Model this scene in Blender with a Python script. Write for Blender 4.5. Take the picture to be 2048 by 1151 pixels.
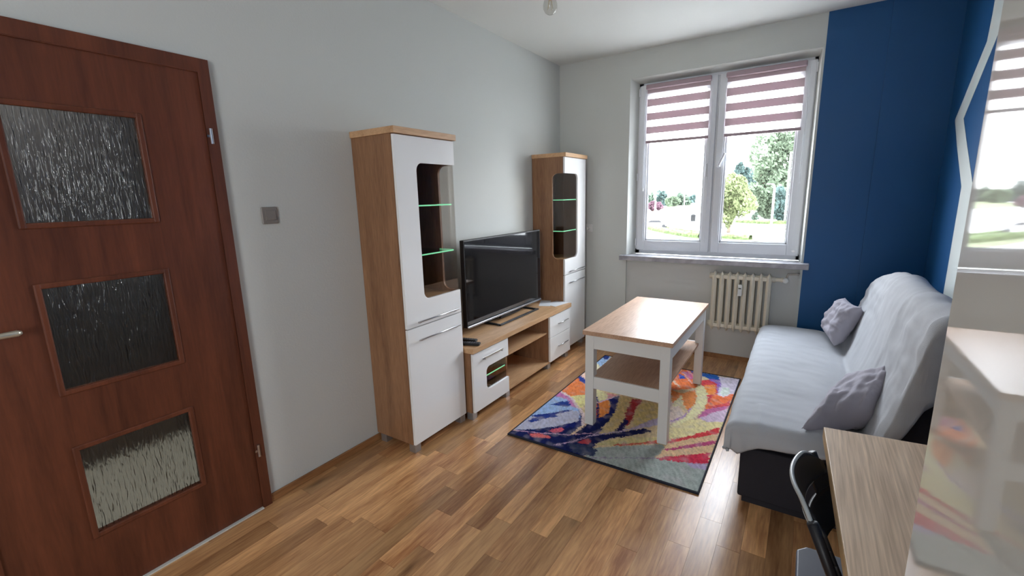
import bpy, bmesh, math, random
from mathutils import Vector, Matrix, noise
scn = bpy.context.scene
for o in list(bpy.data.objects): bpy.data.objects.remove(o)
COL = scn.collection
random.seed(7)

# ------------------------------------------------------------ camera
cam_d = bpy.data.cameras.new('camera'); cam = bpy.data.objects.new('camera', cam_d); COL.objects.link(cam)
_R = Vector((0.83833421, 0.54456674, -0.02535398)); _U = Vector((-0.08662315, 0.17898055, 0.98003183)); _F = Vector((-0.53823061, 0.81939797, -0.1972176))
_m = Matrix((_R, _U, -_F)).transposed().to_4x4(); _m.translation = Vector((2.2147, -4.34942, 1.51592))
cam.matrix_world = _m
cam_d.sensor_width = 36; cam_d.lens = 896.387 / 2048 * 36; cam_d.clip_start = 0.02; cam_d.clip_end = 1500
scn.camera = cam

# ------------------------------------------------------------ world, light, exposure
W = bpy.data.worlds.new('overcast_sky'); scn.world = W; W.use_nodes = True
wn = W.node_tree; wn.nodes.clear()
_tc = wn.nodes.new('ShaderNodeTexCoord'); _sx = wn.nodes.new('ShaderNodeSeparateXYZ'); _rp = wn.nodes.new('ShaderNodeValToRGB')
_bg = wn.nodes.new('ShaderNodeBackground'); _wo = wn.nodes.new('ShaderNodeOutputWorld')
wn.links.new(_tc.outputs['Generated'], _sx.inputs[0]); wn.links.new(_sx.outputs['Z'], _rp.inputs[0])
_rp.color_ramp.elements[0].position = 0.0; _rp.color_ramp.elements[0].color = (0.93, 0.96, 1.0, 1)
_rp.color_ramp.elements[1].position = 0.8; _rp.color_ramp.elements[1].color = (0.80, 0.89, 1.0, 1)
wn.links.new(_rp.outputs[0], _bg.inputs[0]); wn.links.new(_bg.outputs[0], _wo.inputs[0])
_bg.inputs[1].default_value = 6.6

def area(name, loc, rot, sx, sy, energy, color=(1, 1, 1), portal=False):
    l = bpy.data.lights.new(name, 'AREA'); l.shape = 'RECTANGLE'; l.size = sx; l.size_y = sy; l.energy = energy; l.color = color
    if portal: l.cycles.is_portal = True
    o = bpy.data.objects.new(name, l); COL.objects.link(o); o.location = loc; o.rotation_euler = rot
    return o
area('window_portal', (1.47, 0.30, 1.74), (-math.pi/2, 0, 0), 1.6, 1.75, 1.0, portal=True)
REAR_FILL = area('rear_fill_light', (2.35, -6.55, 1.6), (math.pi/2, 0, 0), 1.1, 1.4, 15.0, (0.95, 0.98, 1.0))  # added soft fill from behind the camera, no window is built there
HALL_FILL = area('hallway_fill_light', (-0.62, -3.8, 2.45), (0, 0, 0), 0.4, 0.4, 4.5, (1.0, 0.95, 0.88))  # added unseen light so the hallway shows through the door glass

vs = scn.view_settings
vs.view_transform = 'Standard'; vs.look = 'None'; vs.gamma = 1.0; vs.use_curve_mapping = False; vs.exposure = 2.1

# ------------------------------------------------------------ helpers
def srgb(r, g, b):
    f = lambda c: (c/255/12.92) if c/255 <= 0.04045 else ((c/255+0.055)/1.055)**2.4
    return (f(r), f(g), f(b), 1)

class MB:
    def __init__(s): s.v = []; s.f = []
    def box(s, x0, x1, y0, y1, z0, z1):
        b = len(s.v); s.v += [(x, y, z) for x in (x0, x1) for y in (y0, y1) for z in (z0, z1)]
        s.f += [tuple(b+i for i in q) for q in ((0,1,3,2),(4,6,7,5),(0,4,5,1),(2,3,7,6),(0,2,6,4),(1,5,7,3))]
        return s
    def prism(s, pts, axis, a, b):
        """pts 2D in the two other axes (cyclic-safe order: x->(y,z), y->(x,z), z->(x,y))"""
        base = len(s.v); n = len(pts)
        for c in (a, b):
            for p, q in pts:
                s.v.append({'x': (c, p, q), 'y': (p, c, q), 'z': (p, q, c)}[axis])
        s.f.append(tuple(base+i for i in range(n))); s.f.append(tuple(base+n+i for i in reversed(range(n))))
        for i in range(n):
            j = (i+1) % n; s.f.append((base+i, base+n+i, base+n+j, base+j))
        return s
    def tube(s, path, r, seg=10, cap=True, rr=None):
        P = [Vector(p) for p in path]; base = len(s.v); n = len(P); prev = None
        for i, p in enumerate(P):
            t = (P[min(i+1, n-1)] - P[max(i-1, 0)]).normalized()
            if prev is None:
                a = t.orthogonal().normalized()
            else:
                a = (prev - t*prev.dot(t)).normalized()
            prev = a; b = t.cross(a); R = rr[i] if rr else r
            for k in range(seg):
                th = 2*math.pi*k/seg; s.v.append(tuple(p + a*math.cos(th)*R + b*math.sin(th)*R))
        for i in range(n-1):
            for k in range(seg):
                k2 = (k+1) % seg; s.f.append((base+i*seg+k, base+i*seg+k2, base+(i+1)*seg+k2, base+(i+1)*seg+k))
        if cap:
            s.f.append(tuple(base+k for k in reversed(range(seg)))); s.f.append(tuple(base+(n-1)*seg+k for k in range(seg)))
        return s
    def lathe(s, prof, c, axis='z', seg=24):
        """prof list of (radius, height along axis)"""
        base = len(s.v); c = Vector(c)
        for r, h in prof:
            for k in range(seg):
                th = 2*math.pi*k/seg; u, w = r*math.cos(th), r*math.sin(th)
                s.v.append(tuple(c + Vector({'z': (u, w, h), 'y': (u, h, w), 'x': (h, u, w)}[axis])))
        for i in range(len(prof)-1):
            for k in range(seg):
                k2 = (k+1) % seg; s.f.append((base+i*seg+k, base+i*seg+k2, base+(i+1)*seg+k2, base+(i+1)*seg+k))
        return s
    def grid(s, rows, closed=False):
        base = len(s.v); n = len(rows); m = len(rows[0])
        for r in rows: s.v += [tuple(p) for p in r]
        for i in range(n-1):
            for j in range(m-1 if not closed else m):
                j2 = (j+1) % m; s.f.append((base+i*m+j, base+i*m+j2, base+(i+1)*m+j2, base+(i+1)*m+j))
        return s
    def mesh(s, name, org=(0, 0, 0)):
        me = bpy.data.meshes.new(name); ox, oy, oz = org
        me.from_pydata([(x-ox, y-oy, z-oz) for x, y, z in s.v], [], s.f); me.validate()
        bm = bmesh.new(); bm.from_mesh(me); bmesh.ops.recalc_face_normals(bm, faces=bm.faces); bm.to_mesh(me); bm.free()
        return me
    def build(s, name, mat, parent=None, bevel=0, smooth=False, seg=2, solid=0, subd=0, label=None):
        org = Vector((0, 0, 0)); p = parent
        while p is not None: org += p.location; p = p.parent
        me = s.mesh(name, org); me.materials.append(mat)
        o = bpy.data.objects.new(name, me); COL.objects.link(o); o.parent = parent
        if solid:
            m = o.modifiers.new('s', 'SOLIDIFY'); m.thickness = solid; m.offset = -1
        if bevel:
            m = o.modifiers.new('b', 'BEVEL'); m.width = bevel; m.segments = seg; m.limit_method = 'ANGLE'; m.angle_limit = 0.6; m.harden_normals = False
        if subd:
            m = o.modifiers.new('d', 'SUBSURF'); m.levels = subd; m.render_levels = subd
        if smooth or bevel:
            for f in me.polygons: f.use_smooth = True
            if bevel and not smooth:
                for f in me.polygons: f.use_smooth = False
        if label: o['label'] = label
        return o

def thing(name, loc, label, cat, group=None):
    o = bpy.data.objects.new(name, None); COL.objects.link(o); o.location = loc; o.empty_display_size = 0.1
    o['label'] = label; o['category'] = cat
    if group: o['group'] = group
    return o
def tag(o, label, cat, group=None, kind=None):
    o['label'] = label; o['category'] = cat
    if group: o['group'] = group
    if kind: o['kind'] = kind
    return o
def struct(o): o['kind'] = 'structure'; return o
def struct_root(name, loc=(0, 0, 0)):
    o = bpy.data.objects.new(name, None); COL.objects.link(o); o.location = loc; o['kind'] = 'structure'; return o

# ------------------------------------------------------------ materials
def mat_base(name):
    m = bpy.data.materials.new(name); m.use_nodes = True; nt = m.node_tree
    return m, nt, nt.nodes['Principled BSDF']
def N(nt, t, **kw):
    n = nt.nodes.new(t)
    for k, v in kw.items(): setattr(n, k, v)
    return n
def simple(name, col, rough=0.5, metal=0, spec=0.5, bump=0, bscale=200, mottled=0, mscale=8, coat=0):
    m, nt, b = mat_base(name)
    b.inputs['Base Color'].default_value = col; b.inputs['Roughness'].default_value = rough; b.inputs['Metallic'].default_value = metal
    b.inputs['Specular IOR Level'].default_value = spec
    if coat: b.inputs['Coat Weight'].default_value = coat; b.inputs['Coat Roughness'].default_value = 0.04
    tc = N(nt, 'ShaderNodeTexCoord')
    if mottled:
        no = N(nt, 'ShaderNodeTexNoise'); no.inputs['Scale'].default_value = mscale; no.inputs['Detail'].default_value = 6
        nt.links.new(tc.outputs['Object'], no.inputs['Vector'])
        mr = N(nt, 'ShaderNodeMapRange'); mr.inputs[1].default_value = .3; mr.inputs[2].default_value = .7; mr.inputs[3].default_value = 1-mottled; mr.inputs[4].default_value = 1+mottled
        nt.links.new(no.outputs['Fac'], mr.inputs[0])
        mx = N(nt, 'ShaderNodeMix', data_type='RGBA', blend_type='MULTIPLY'); mx.inputs[0].default_value = 1; mx.inputs[6].default_value = col
        nt.links.new(mr.outputs[0], mx.inputs[7]); nt.links.new(mx.outputs[2], b.inputs['Base Color'])
    if bump:
        no = N(nt, 'ShaderNodeTexNoise'); no.inputs['Scale'].default_value = bscale; no.inputs['Detail'].default_value = 4
        nt.links.new(tc.outputs['Object'], no.inputs['Vector'])
        bp = N(nt, 'ShaderNodeBump'); bp.inputs['Strength'].default_value = bump; bp.inputs['Distance'].default_value = 0.002
        nt.links.new(no.outputs['Fac'], bp.inputs['Height']); nt.links.new(bp.outputs[0], b.inputs['Normal'])
    return m
def wood(name, dark, light, axis='z', rough=0.45, rnd=0.0, scale=1.0, contrast=1.0, knots=0.25, lines=0.35, off=0.0, spec=0.5, stretch=0.09):
    m, nt, b = mat_base(name); b.inputs['Roughness'].default_value = rough; b.inputs['Specular IOR Level'].default_value = spec
    tc = N(nt, 'ShaderNodeTexCoord'); geo = N(nt, 'ShaderNodeNewGeometry')
    oi = N(nt, 'ShaderNodeObjectInfo')
    add = N(nt, 'ShaderNodeVectorMath', operation='MULTIPLY_ADD')
    nt.links.new(oi.outputs['Random'], add.inputs[0]); add.inputs[1].default_value = (37, 53, 91) if rnd else (3, 5, 7)
    nt.links.new(tc.outputs['Object'], add.inputs[2])
    mp = N(nt, 'ShaderNodeMapping')
    st = {'x': (stretch, 1, 1), 'y': (1, stretch, 1), 'z': (1, 1, stretch)}[axis]
    mp.inputs['Scale'].default_value = [c*scale for c in st]; mp.inputs['Location'].default_value = (off, off, off)
    nt.links.new(add.outputs[0], mp.inputs['Vector'])
    n1 = N(nt, 'ShaderNodeTexNoise'); n1.inputs['Scale'].default_value = 14; n1.inputs['Detail'].default_value = 5; n1.inputs['Distortion'].default_value = 0.8
    n2 = N(nt, 'ShaderNodeTexNoise'); n2.inputs['Scale'].default_value = 130; n2.inputs['Detail'].default_value = 3
    n3 = N(nt, 'ShaderNodeTexNoise'); n3.inputs['Scale'].default_value = 4; n3.inputs['Detail'].default_value = 2; n3.inputs['Distortion'].default_value = 1.5
    for n in (n1, n2, n3): nt.links.new(mp.outputs[0], n.inputs['Vector'])
    a = N(nt, 'ShaderNodeMath', operation='MULTIPLY_ADD'); a.inputs[1].default_value = lines
    nt.links.new(n2.outputs['Fac'], a.inputs[0])
    a0 = N(nt, 'ShaderNodeMath', operation='MULTIPLY'); a0.inputs[1].default_value = 1-lines-.25; nt.links.new(n1.outputs['Fac'], a0.inputs[0])
    nt.links.new(a0.outputs[0], a.inputs[2])
    a2 = N(nt, 'ShaderNodeMath', operation='MULTIPLY_ADD'); a2.inputs[1].default_value = .25; nt.links.new(n3.outputs['Fac'], a2.inputs[0]); nt.links.new(a.outputs[0], a2.inputs[2])
    rp = N(nt, 'ShaderNodeValToRGB'); e = rp.color_ramp.elements
    e[0].position = 0.5-0.16/contrast; e[0].color = dark; e[1].position = 0.5+0.13/contrast; e[1].color = light
    nt.links.new(a2.outputs[0], rp.inputs[0]); last = rp.outputs[0]
    if knots:
        vo = N(nt, 'ShaderNodeTexVoronoi'); vo.inputs['Scale'].default_value = 5.5
        mp2 = N(nt, 'ShaderNodeMapping'); mp2.inputs['Scale'].default_value = [0.3*scale if c < .5 else 1*scale for c in st]
        nt.links.new(add.outputs[0], mp2.inputs['Vector']); nt.links.new(mp2.outputs[0], vo.inputs['Vector'])
        k = N(nt, 'ShaderNodeMapRange'); k.inputs[1].default_value = 0.02; k.inputs[2].default_value = 0.11; k.inputs[3].default_value = 1-knots; k.inputs[4].default_value = 1
        nt.links.new(vo.outputs['Distance'], k.inputs[0])
        mx = N(nt, 'ShaderNodeMix', data_type='RGBA', blend_type='MULTIPLY'); mx.inputs[0].default_value = 1
        nt.links.new(last, mx.inputs[6]); nt.links.new(k.outputs[0], mx.inputs[7]); last = mx.outputs[2]
    if rnd:
        r2 = N(nt, 'ShaderNodeMapRange'); r2.inputs[3].default_value = 1-rnd; r2.inputs[4].default_value = 1+rnd*0.8
        nt.links.new(oi.outputs['Random'], r2.inputs[0])
        mx = N(nt, 'ShaderNodeMix', data_type='RGBA', blend_type='MULTIPLY'); mx.inputs[0].default_value = 1
        nt.links.new(last, mx.inputs[6]); nt.links.new(r2.outputs[0], mx.inputs[7]); last = mx.outputs[2]
    nt.links.new(last, b.inputs['Base Color'])
    bp = N(nt, 'ShaderNodeBump'); bp.inputs['Strength'].default_value = 0.12; bp.inputs['Distance'].default_value = 0.001
    nt.links.new(n2.outputs['Fac'], bp.inputs['Height']); nt.links.new(bp.outputs[0], b.inputs['Normal'])
    return m
def glass(name, tint=(1, 1, 1, 1), rough=0.0, ior=1.5):
    """thin clear pane: Fresnel mirror over straight transmission"""
    m = bpy.data.materials.new(name); m.use_nodes = True; nt = m.node_tree; nt.nodes.clear()
    ge = N(nt, 'ShaderNodeNewGeometry'); dt = N(nt, 'ShaderNodeVectorMath', operation='DOT_PRODUCT')
    nt.links.new(ge.outputs['Incoming'], dt.inputs[0]); nt.links.new(ge.outputs['Normal'], dt.inputs[1])
    ab = N(nt, 'ShaderNodeMath', operation='ABSOLUTE'); nt.links.new(dt.outputs['Value'], ab.inputs[0])
    su = N(nt, 'ShaderNodeMath', operation='SUBTRACT'); su.inputs[0].default_value = 1; nt.links.new(ab.outputs[0], su.inputs[1])
    pw_ = N(nt, 'ShaderNodeMath', operation='POWER'); pw_.inputs[1].default_value = 5; nt.links.new(su.outputs[0], pw_.inputs[0])
    fr = N(nt, 'ShaderNodeMath', operation='MULTIPLY_ADD'); fr.inputs[1].default_value = .96; fr.inputs[2].default_value = .04; nt.links.new(pw_.outputs[0], fr.inputs[0])
    t = N(nt, 'ShaderNodeBsdfTransparent'); t.inputs[0].default_value = tint
    g = N(nt, 'ShaderNodeBsdfGlossy'); g.inputs['Roughness'].default_value = rough
    mx = N(nt, 'ShaderNodeMixShader'); o = N(nt, 'ShaderNodeOutputMaterial')
    nt.links.new(fr.outputs[0], mx.inputs[0]); nt.links.new(t.outputs[0], mx.inputs[1]); nt.links.new(g.outputs[0], mx.inputs[2]); nt.links.new(mx.outputs[0], o.inputs[0])
    return m

M = {}
M['wall'] = simple('painted_wall', (0.60, 0.615, 0.585, 1), 0.75, bump=0.35, bscale=90, spec=0.25)
M['wall_warm'] = simple('niche_wall', (0.60, 0.60, 0.575, 1), 0.75, bump=0.35, bscale=90, spec=0.25)
M['ceil'] = simple('ceiling_paint', (0.72, 0.73, 0.70, 1), 0.9, spec=0.2)
M['blue'] = simple('blue_wallpaper', (0.013, 0.088, 0.240, 1), 0.42, bump=0.15, bscale=160, spec=0.28)
M['stripe'] = simple('white_stripe_paint', (0.62, 0.66, 0.64, 1), 0.6)
M['floor'] = wood('floor_laminate', srgb(146, 94, 58), srgb(218, 168, 116), 'y', rough=0.28, rnd=0.36, contrast=1.15, knots=0.5, lines=0.3, scale=0.8)
M['subfloor'] = simple('plank_joint', (0.08, 0.05, 0.03, 1), 0.8)
M['oak_z'] = wood('oak_upright_shaded', srgb(112, 76, 52), srgb(164, 122, 88), 'z', knots=0.25, contrast=0.9)  # darker than the other oak to hold the shade of the side panels
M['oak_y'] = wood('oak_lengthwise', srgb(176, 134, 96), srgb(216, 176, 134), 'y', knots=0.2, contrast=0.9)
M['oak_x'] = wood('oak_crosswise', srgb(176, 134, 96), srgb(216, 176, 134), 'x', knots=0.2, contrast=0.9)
M['table_top'] = wood('table_top_oak', srgb(172, 134, 108), srgb(202, 166, 138), 'y', rough=0.38, knots=0.0, contrast=1.1, lines=0.5)
M['desk'] = wood('desk_oak', srgb(176, 146, 118), srgb(240, 212, 180), 'y', rough=0.5, knots=0.35, contrast=0.8, lines=0.6, scale=1.1, off=.37, stretch=0.03)
M['desk_edge'] = wood('desk_edge_oak', srgb(160, 130, 90), srgb(190, 160, 115), 'y', rough=0.5, knots=0.0)
M['door_wood'] = wood('mahogany_veneer', srgb(66, 33, 21), srgb(116, 64, 42), 'z', rough=0.42, knots=0.0, contrast=0.75, lines=0.25)
M['gloss_white'] = simple('gloss_white_front', (0.88, 0.88, 0.87, 1), 0.13, spec=0.5)
M['white_lac'] = simple('white_lacquer', (0.74, 0.74, 0.72, 1), 0.4)
M['pvc'] = simple('white_pvc', (0.78, 0.80, 0.84, 1), 0.32)
M['gasket'] = simple('grey_gasket', (0.10, 0.10, 0.11, 1), 0.6)
M['fridge'] = simple('glossy_white_panel', (0.68, 0.68, 0.64, 1), 0.035, spec=0.9, coat=0.0)
M['chrome'] = simple('brushed_steel', (0.62, 0.62, 0.64, 1), 0.28, 1.0)
M['alu'] = simple('satin_aluminium', (0.45, 0.45, 0.46, 1), 0.4, 0.8)
M['black_gloss'] = simple('screen_glass', (0.006, 0.006, 0.008, 1), 0.05, spec=0.6)
M['black'] = simple('black_plastic', (0.010, 0.010, 0.012, 1), 0.5, spec=0.35)
M['black_metal'] = simple('black_tube', (0.012, 0.012, 0.016, 1), 0.42, spec=0.4)
M['navy_seat'] = simple('charcoal_seat_plastic', (0.055, 0.06, 0.085, 1), 0.45)
M['silver_trim'] = simple('silver_bezel', (0.28, 0.28, 0.30, 1), 0.25, 0.9)
M['throw'] = simple('grey_throw_fabric', (0.47, 0.48, 0.505, 1), 0.95, spec=0.1, bump=0.5, bscale=500, mottled=0.05, mscale=5)
M['pillow'] = simple('grey_pillow_cotton', (0.40, 0.38, 0.43, 1), 0.9, spec=0.15, bump=0.3, bscale=400)
M['sofa'] = simple('charcoal_upholstery', (0.040, 0.038, 0.046, 1), 0.95, spec=0.1, bump=0.6, bscale=500)
M['cream_enamel'] = simple('cream_radiator_enamel', (0.72, 0.66, 0.54, 1), 0.4)
M['white_plastic'] = simple('white_plastic', (0.72, 0.72, 0.70, 1), 0.4)
M['grey_plastic'] = simple('grey_switch_plastic', (0.24, 0.215, 0.195, 1), 0.4)
M['lcd'] = simple('meter_display', (0.05, 0.06, 0.05, 1), 0.3)
M['sill'] = simple('grey_marble_sill', (0.40, 0.39, 0.42, 1), 0.25, mottled=0.25, mscale=14)
M['blind'] = None
M['glass'] = glass('window_glass')
M['smoked'] = glass('smoked_glass', (0.89, 0.87, 0.85, 1))
M['shelf_glass'] = glass('shelf_glass', (0.80, 0.95, 0.87, 1))
M['paper'] = simple('white_paper', (0.75, 0.77, 0.80, 1), 0.7)
M['rust'] = simple('heating_pipe_paint', (0.50, 0.44, 0.38, 1), 0.5)
M['hall_dark'] = simple('darkened_hallway_wall', (0.05, 0.046, 0.052, 1), 0.5)  # hallway walls coloured dark to stand in for its gloom
M['hall_floor'] = simple('hallway_tile', (0.62, 0.61, 0.56, 1), 0.5)
M['handle'] = simple('nickel_handle', (0.62, 0.60, 0.50, 1), 0.35, 0.7)
# shelf edge: green glass edge with weak emission added for the light it pipes
m, nt, b = mat_base('glowing_glass_edge'); b.inputs['Base Color'].default_value = (0.25, 0.85, 0.50, 1); b.inputs['Roughness'].default_value = 0.2
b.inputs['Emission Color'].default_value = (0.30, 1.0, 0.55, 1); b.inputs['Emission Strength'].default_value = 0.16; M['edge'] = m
# blind fabric: translucent
m = bpy.data.materials.new('rose_blind_fabric'); m.use_nodes = True; nt = m.node_tree; nt.nodes.clear()
d_ = N(nt, 'ShaderNodeBsdfDiffuse'); d_.inputs[0].default_value = (0.68, 0.56, 0.58, 1)
t_ = N(nt, 'ShaderNodeBsdfTranslucent'); t_.inputs[0].default_value = (0.52, 0.40, 0.44, 1)
x_ = N(nt, 'ShaderNodeMixShader'); x_.inputs[0].default_value = 0.22; o_ = N(nt, 'ShaderNodeOutputMaterial')
nt.links.new(d_.outputs[0], x_.inputs[1]); nt.links.new(t_.outputs[0], x_.inputs[2]); nt.links.new(x_.outputs[0], o_.inputs[0]); M['blind'] = m
# patterned door glass
m = bpy.data.materials.new('rain_pattern_glass'); m.use_nodes = True; nt = m.node_tree; nt.nodes.clear()
fr = N(nt, 'ShaderNodeFresnel'); fr.inputs[0].default_value = 1.5
t_ = N(nt, 'ShaderNodeBsdfRefraction'); t_.inputs['IOR'].default_value = 1.12; t_.inputs['Roughness'].default_value = 0.28; t_.inputs[0].default_value = (0.8, 0.82, 0.8, 1)
g_ = N(nt, 'ShaderNodeBsdfGlossy'); g_.inputs['Roughness'].default_value = 0.12
x_ = N(nt, 'ShaderNodeMixShader'); o_ = N(nt, 'ShaderNodeOutputMaterial')
tc = N(nt, 'ShaderNodeTexCoord'); mp = N(nt, 'ShaderNodeMapping'); mp.inputs['Scale'].default_value = (1, 1, 0.16)
no = N(nt, 'ShaderNodeTexNoise'); no.inputs['Scale'].default_value = 120; no.inputs['Detail'].default_value = 1; no.inputs['Distortion'].default_value = 0.8
bp = N(nt, 'ShaderNodeBump'); bp.inputs['Strength'].default_value = 1.0; bp.inputs['Distance'].default_value = 0.006
nt.links.new(tc.outputs['Object'], mp.inputs[0]); nt.links.new(mp.outputs[0], no.inputs['Vector']); nt.links.new(no.outputs['Fac'], bp.inputs['Height'])
for n in (fr, t_, g_): nt.links.new(bp.outputs[0], n.inputs['Normal'])
nt.links.new(fr.outputs[0], x_.inputs[0]); nt.links.new(t_.outputs[0], x_.inputs[1]); nt.links.new(g_.outputs[0], x_.inputs[2]); nt.links.new(x_.outputs[0], o_.inputs[0])
M['door_glass'] = m

# ------------------------------------------------------------ room shell
H = 2.8; XR = 2.97; YB = -6.6
DY0, DY1, DZ = -4.26, -3.322, 2.12      # door casing extents in the left wall
wl = MB(); wl.box(-.12, 0, DY1-.03, 0.4, -.1, H+.1).box(-.12, 0, YB-.1, DY0+.03, -.1, H+.1).box(-.12, 0, DY0+.03, DY1-.03, DZ-.03, H+.1)
struct(wl.build('wall_left', M['wall']))
WX0, WX1, WZ0, WZ1 = 0.733, 2.206, 0.905, 2.564
NX0, NX1 = 0.73, 2.215                                      # shallow niche below the sill
FX0, FX1, FZ0, FZ1 = 0.775, 2.193, 0.935, 2.54              # window frame
ww = MB(); ww.box(0, WX0, 0, .4, -.1, H+.1).box(WX1, XR, 0, .4, -.1, H+.1).box(WX0, WX1, 0, .4, WZ1, H+.1)
ww.box(WX0, WX1, 0.03, .4, -.1, WZ0)
ww.prism([(WX0, 0), (FX0+.008, .125), (FX0+.008, .4), (WX0, .4)], 'z', WZ0, WZ1)       # splayed reveals
ww.prism([(WX1, 0), (FX1-.008, .125), (FX1-.008, .4), (WX1, .4)], 'z', WZ0, WZ1)
ww.prism([(0, WZ1), (.125, FZ1-.008), (.4, FZ1-.008), (.4, WZ1)], 'x', WX0, WX1)
wall_w = struct(ww.build('wall_window', M['wall']))
MB().box(2.58, 2.60, -.0006, 0.001, 0, H).build('wallpaper_seam', M['blue'], wall_w)
bl = MB().box(2.222, 2.5885, -.0045, 0.001, 0, H); bl.build('wallpaper_strip', M['blue'], wall_w, label='blue wallpaper strip beside the window')
bl = MB().box(2.5915, XR, -.0045, 0.001, 0, H); bl.build('wallpaper_strip', M['blue'], wall_w, label='blue wallpaper strip in the corner')
wr = struct(MB().box(XR, XR+.12, YB-.1, .4, -.1, H+.1).build('wall_right', M['blue']))
st = [(-.643, H), (-.643, 2.43), (-.624, 2.299), (-.184, 1.939), (-.343, 1.764), (-.602, 1.513), (-.593, 0.0),
      (-.86, 0.0), (-.849, 1.498), (-.568, 1.755), (-.391, 1.922), (-.849, 2.321), (-.899, 2.363), (-.90, H)]
MB().prism(st, 'x', XR-.0015, XR+.001).build('painted_stripe', M['stripe'], wr, label='pale zigzag stripe')
struct(MB().box(-.12, XR+.12, YB-.1, YB, -.1, H+.1).build('wall_back', M['wall']))
struct(MB().box(-.12, XR+.12, YB-.1, .4, H, H+.12).build('ceiling', M['ceil']))
# floor: sub-base with laminate strips as pieces
fl = struct(MB().box(-.0, XR, YB, .03, -.1, -.006).build('floor', M['subfloor']))
rnd = random.Random(3); cnt = 0
pw = 0.0935; ncol = 32; first = None
for c in range(ncol):
    x0 = -0.052 + c*pw; x1 = min(x0+pw-.0006, XR); x0 = max(x0, 0.0)
    if x1-x0 < .02: continue
    y = 0.03; k = 0
    y -= rnd.uniform(.1, .6); ys = [0.03, y]
    while y > -4.9:
        y -= rnd.choice((.37, .52, .52, .68, .86)); ys.append(y)
    ys[-1] = YB
    for a, b_ in zip(ys[:-1], ys[1:]):
        p = MB().box(x0, x1, b_+.0006, a-.0006, -.02, 0.0)
        o = p.build('plank', M['floor'], fl); cnt += 1
print('PLANKS', cnt)
bbm = wood('baseboard_oak', srgb(120, 78, 46), srgb(170, 122, 78), 'y', knots=0.3)
struct(MB().box(0, .014, DY1, -.0, 0, .042).build('baseboard_left', bbm, bevel=.004))
struct(MB().box(0.01, 2.05, -.014 if False else .016, .03, 0, .042).build('baseboard_window', bbm, bevel=.004)) if False else None
bw = MB().box(0.014, NX0, -.014, 0, 0, .042).box(NX0, NX1, .016, .03, 0, .042).box(NX1, XR, -.0165, -.0025, 0, .042)
struct(bw.build('baseboard_window_side', bbm))

# niche under the window sill is the recessed wall face, lighter paint
MB().box(NX0, NX1, 0.027, 0.0305, .042, 0.86).build('niche_face', M['wall_warm'], wall_w)

# hallway behind the door
hw = MB().box(-1.35, -1.25, -4.9, -2.6, 0, 2.6); struct(hw.build('wall_hallway', M['hall_dark']))
struct(MB().box(-1.35, -.12, -5.0, -4.9, 0, 2.6).box(-1.35, -.12, -2.6, -2.5, 0, 2.6).build('wall_hallway_end', M['hall_dark']))
struct(MB().box(-1.35, 0, -5.0, -2.5, -.1, -.001).build('floor_hallway', M['hall_floor']))
struct(MB().box(-1.35, -.12, -5.0, -2.5, 2.6, 2.7).build('ceiling_hallway', M['ceil']))

# ------------------------------------------------------------ door
dr = struct_root('door_1', (0.0, (DY0+DY1)/2, 0))
LY0, LY1, LZ = DY0+.045, DY1-.042, 2.067
cas = MB().box(-.13, .024, DY1-.046, DY1, 0, DZ-.052).box(-.13, .024, DY0, DY0+.046, 0, DZ-.052).box(-.13, .024, DY0, DY1, DZ-.052, DZ)
cas.build('door_frame', M['door_wood'], dr)
op = [(1.467, 1.858), (0.867, 1.253), (0.280, 0.640)]; PY0, PY1 = -3.972, -3.603
lf = MB(); X0, X1 = -.022, .016
lf.box(X0, X1, LY0, PY0, .008, LZ).box(X0, X1, PY1, LY1, .008, LZ)
zs = [.008] + [z for a in reversed(op) for z in a] + [LZ]
for i in range(0, len(zs), 2): lf.box(X0, X1, PY0, PY1, zs[i], zs[i+1])
leaf = lf.build('door_leaf', M['door_wood'], dr)
# rebate lip on hinge side
MB().box(.016, .023, LY1-.004, LY1+.008, .008, LZ+.006).box(.016, .023, LY0-.008, LY1+.008, LZ-.004, LZ+.008).build('door_lip', M['door_wood'], dr, bevel=.002)
for a, b_ in op:
    g = MB().box(-.004, .001, PY0, PY1, a, b_).build('glass_panel', M['door_glass'], dr)
    t = MB(); w = .014; X2 = .022
    for (ya, yb, za, zb) in ((PY0-w, PY0+.006, a-w, b_+w), (PY1-.006, PY1+w, a-w, b_+w), (PY0, PY1, a-w, a+.006), (PY0, PY1, b_-.006, b_+w)):
        t.box(.004, X2, ya, yb, za, zb)
    t.build('glazing_bead', M['door_wood'], dr, bevel=.005, seg=3)
hd = MB(); hy = -4.17; hz = 1.115
hd.lathe([(0.0, .016), (.026, .016), (.026, .024), (.012, .027), (.010, .055)], (0, hy, hz), 'x')
hd.tube([(.055, hy, hz), (.060, hy+.012, hz+.001), (.060, hy+.06, hz+.003), (.058, hy+.118, hz+.003), (.056, hy+.128, hz+.003)], .009, 12, rr=[.009, .0095, .0095, .011, .006])
hd.build('door_handle', M['handle'], dr, smooth=True)
MB().lathe([(0, .016), (.012, .016), (.012, .020), (0, .020)], (0, hy, hz-.09), 'x').build('keyhole_cover', M['handle'], dr)
for z in (1.809, .315):
    h_ = MB().tube([(.027, LY1+.012, z-.032), (.027, LY1+.012, z+.032)], .0065, 12); h_.box(.02, .026, LY1-.004, LY1+.012, z-.005, z+.005)
    h_.build('hinge', M['chrome'], dr)
struct(MB().box(-.10, .03, DY0+.046, DY1-.046, 0, .006).build('trim_1', simple('door_threshold', (.6, .6, .56, 1), .4)))
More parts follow.
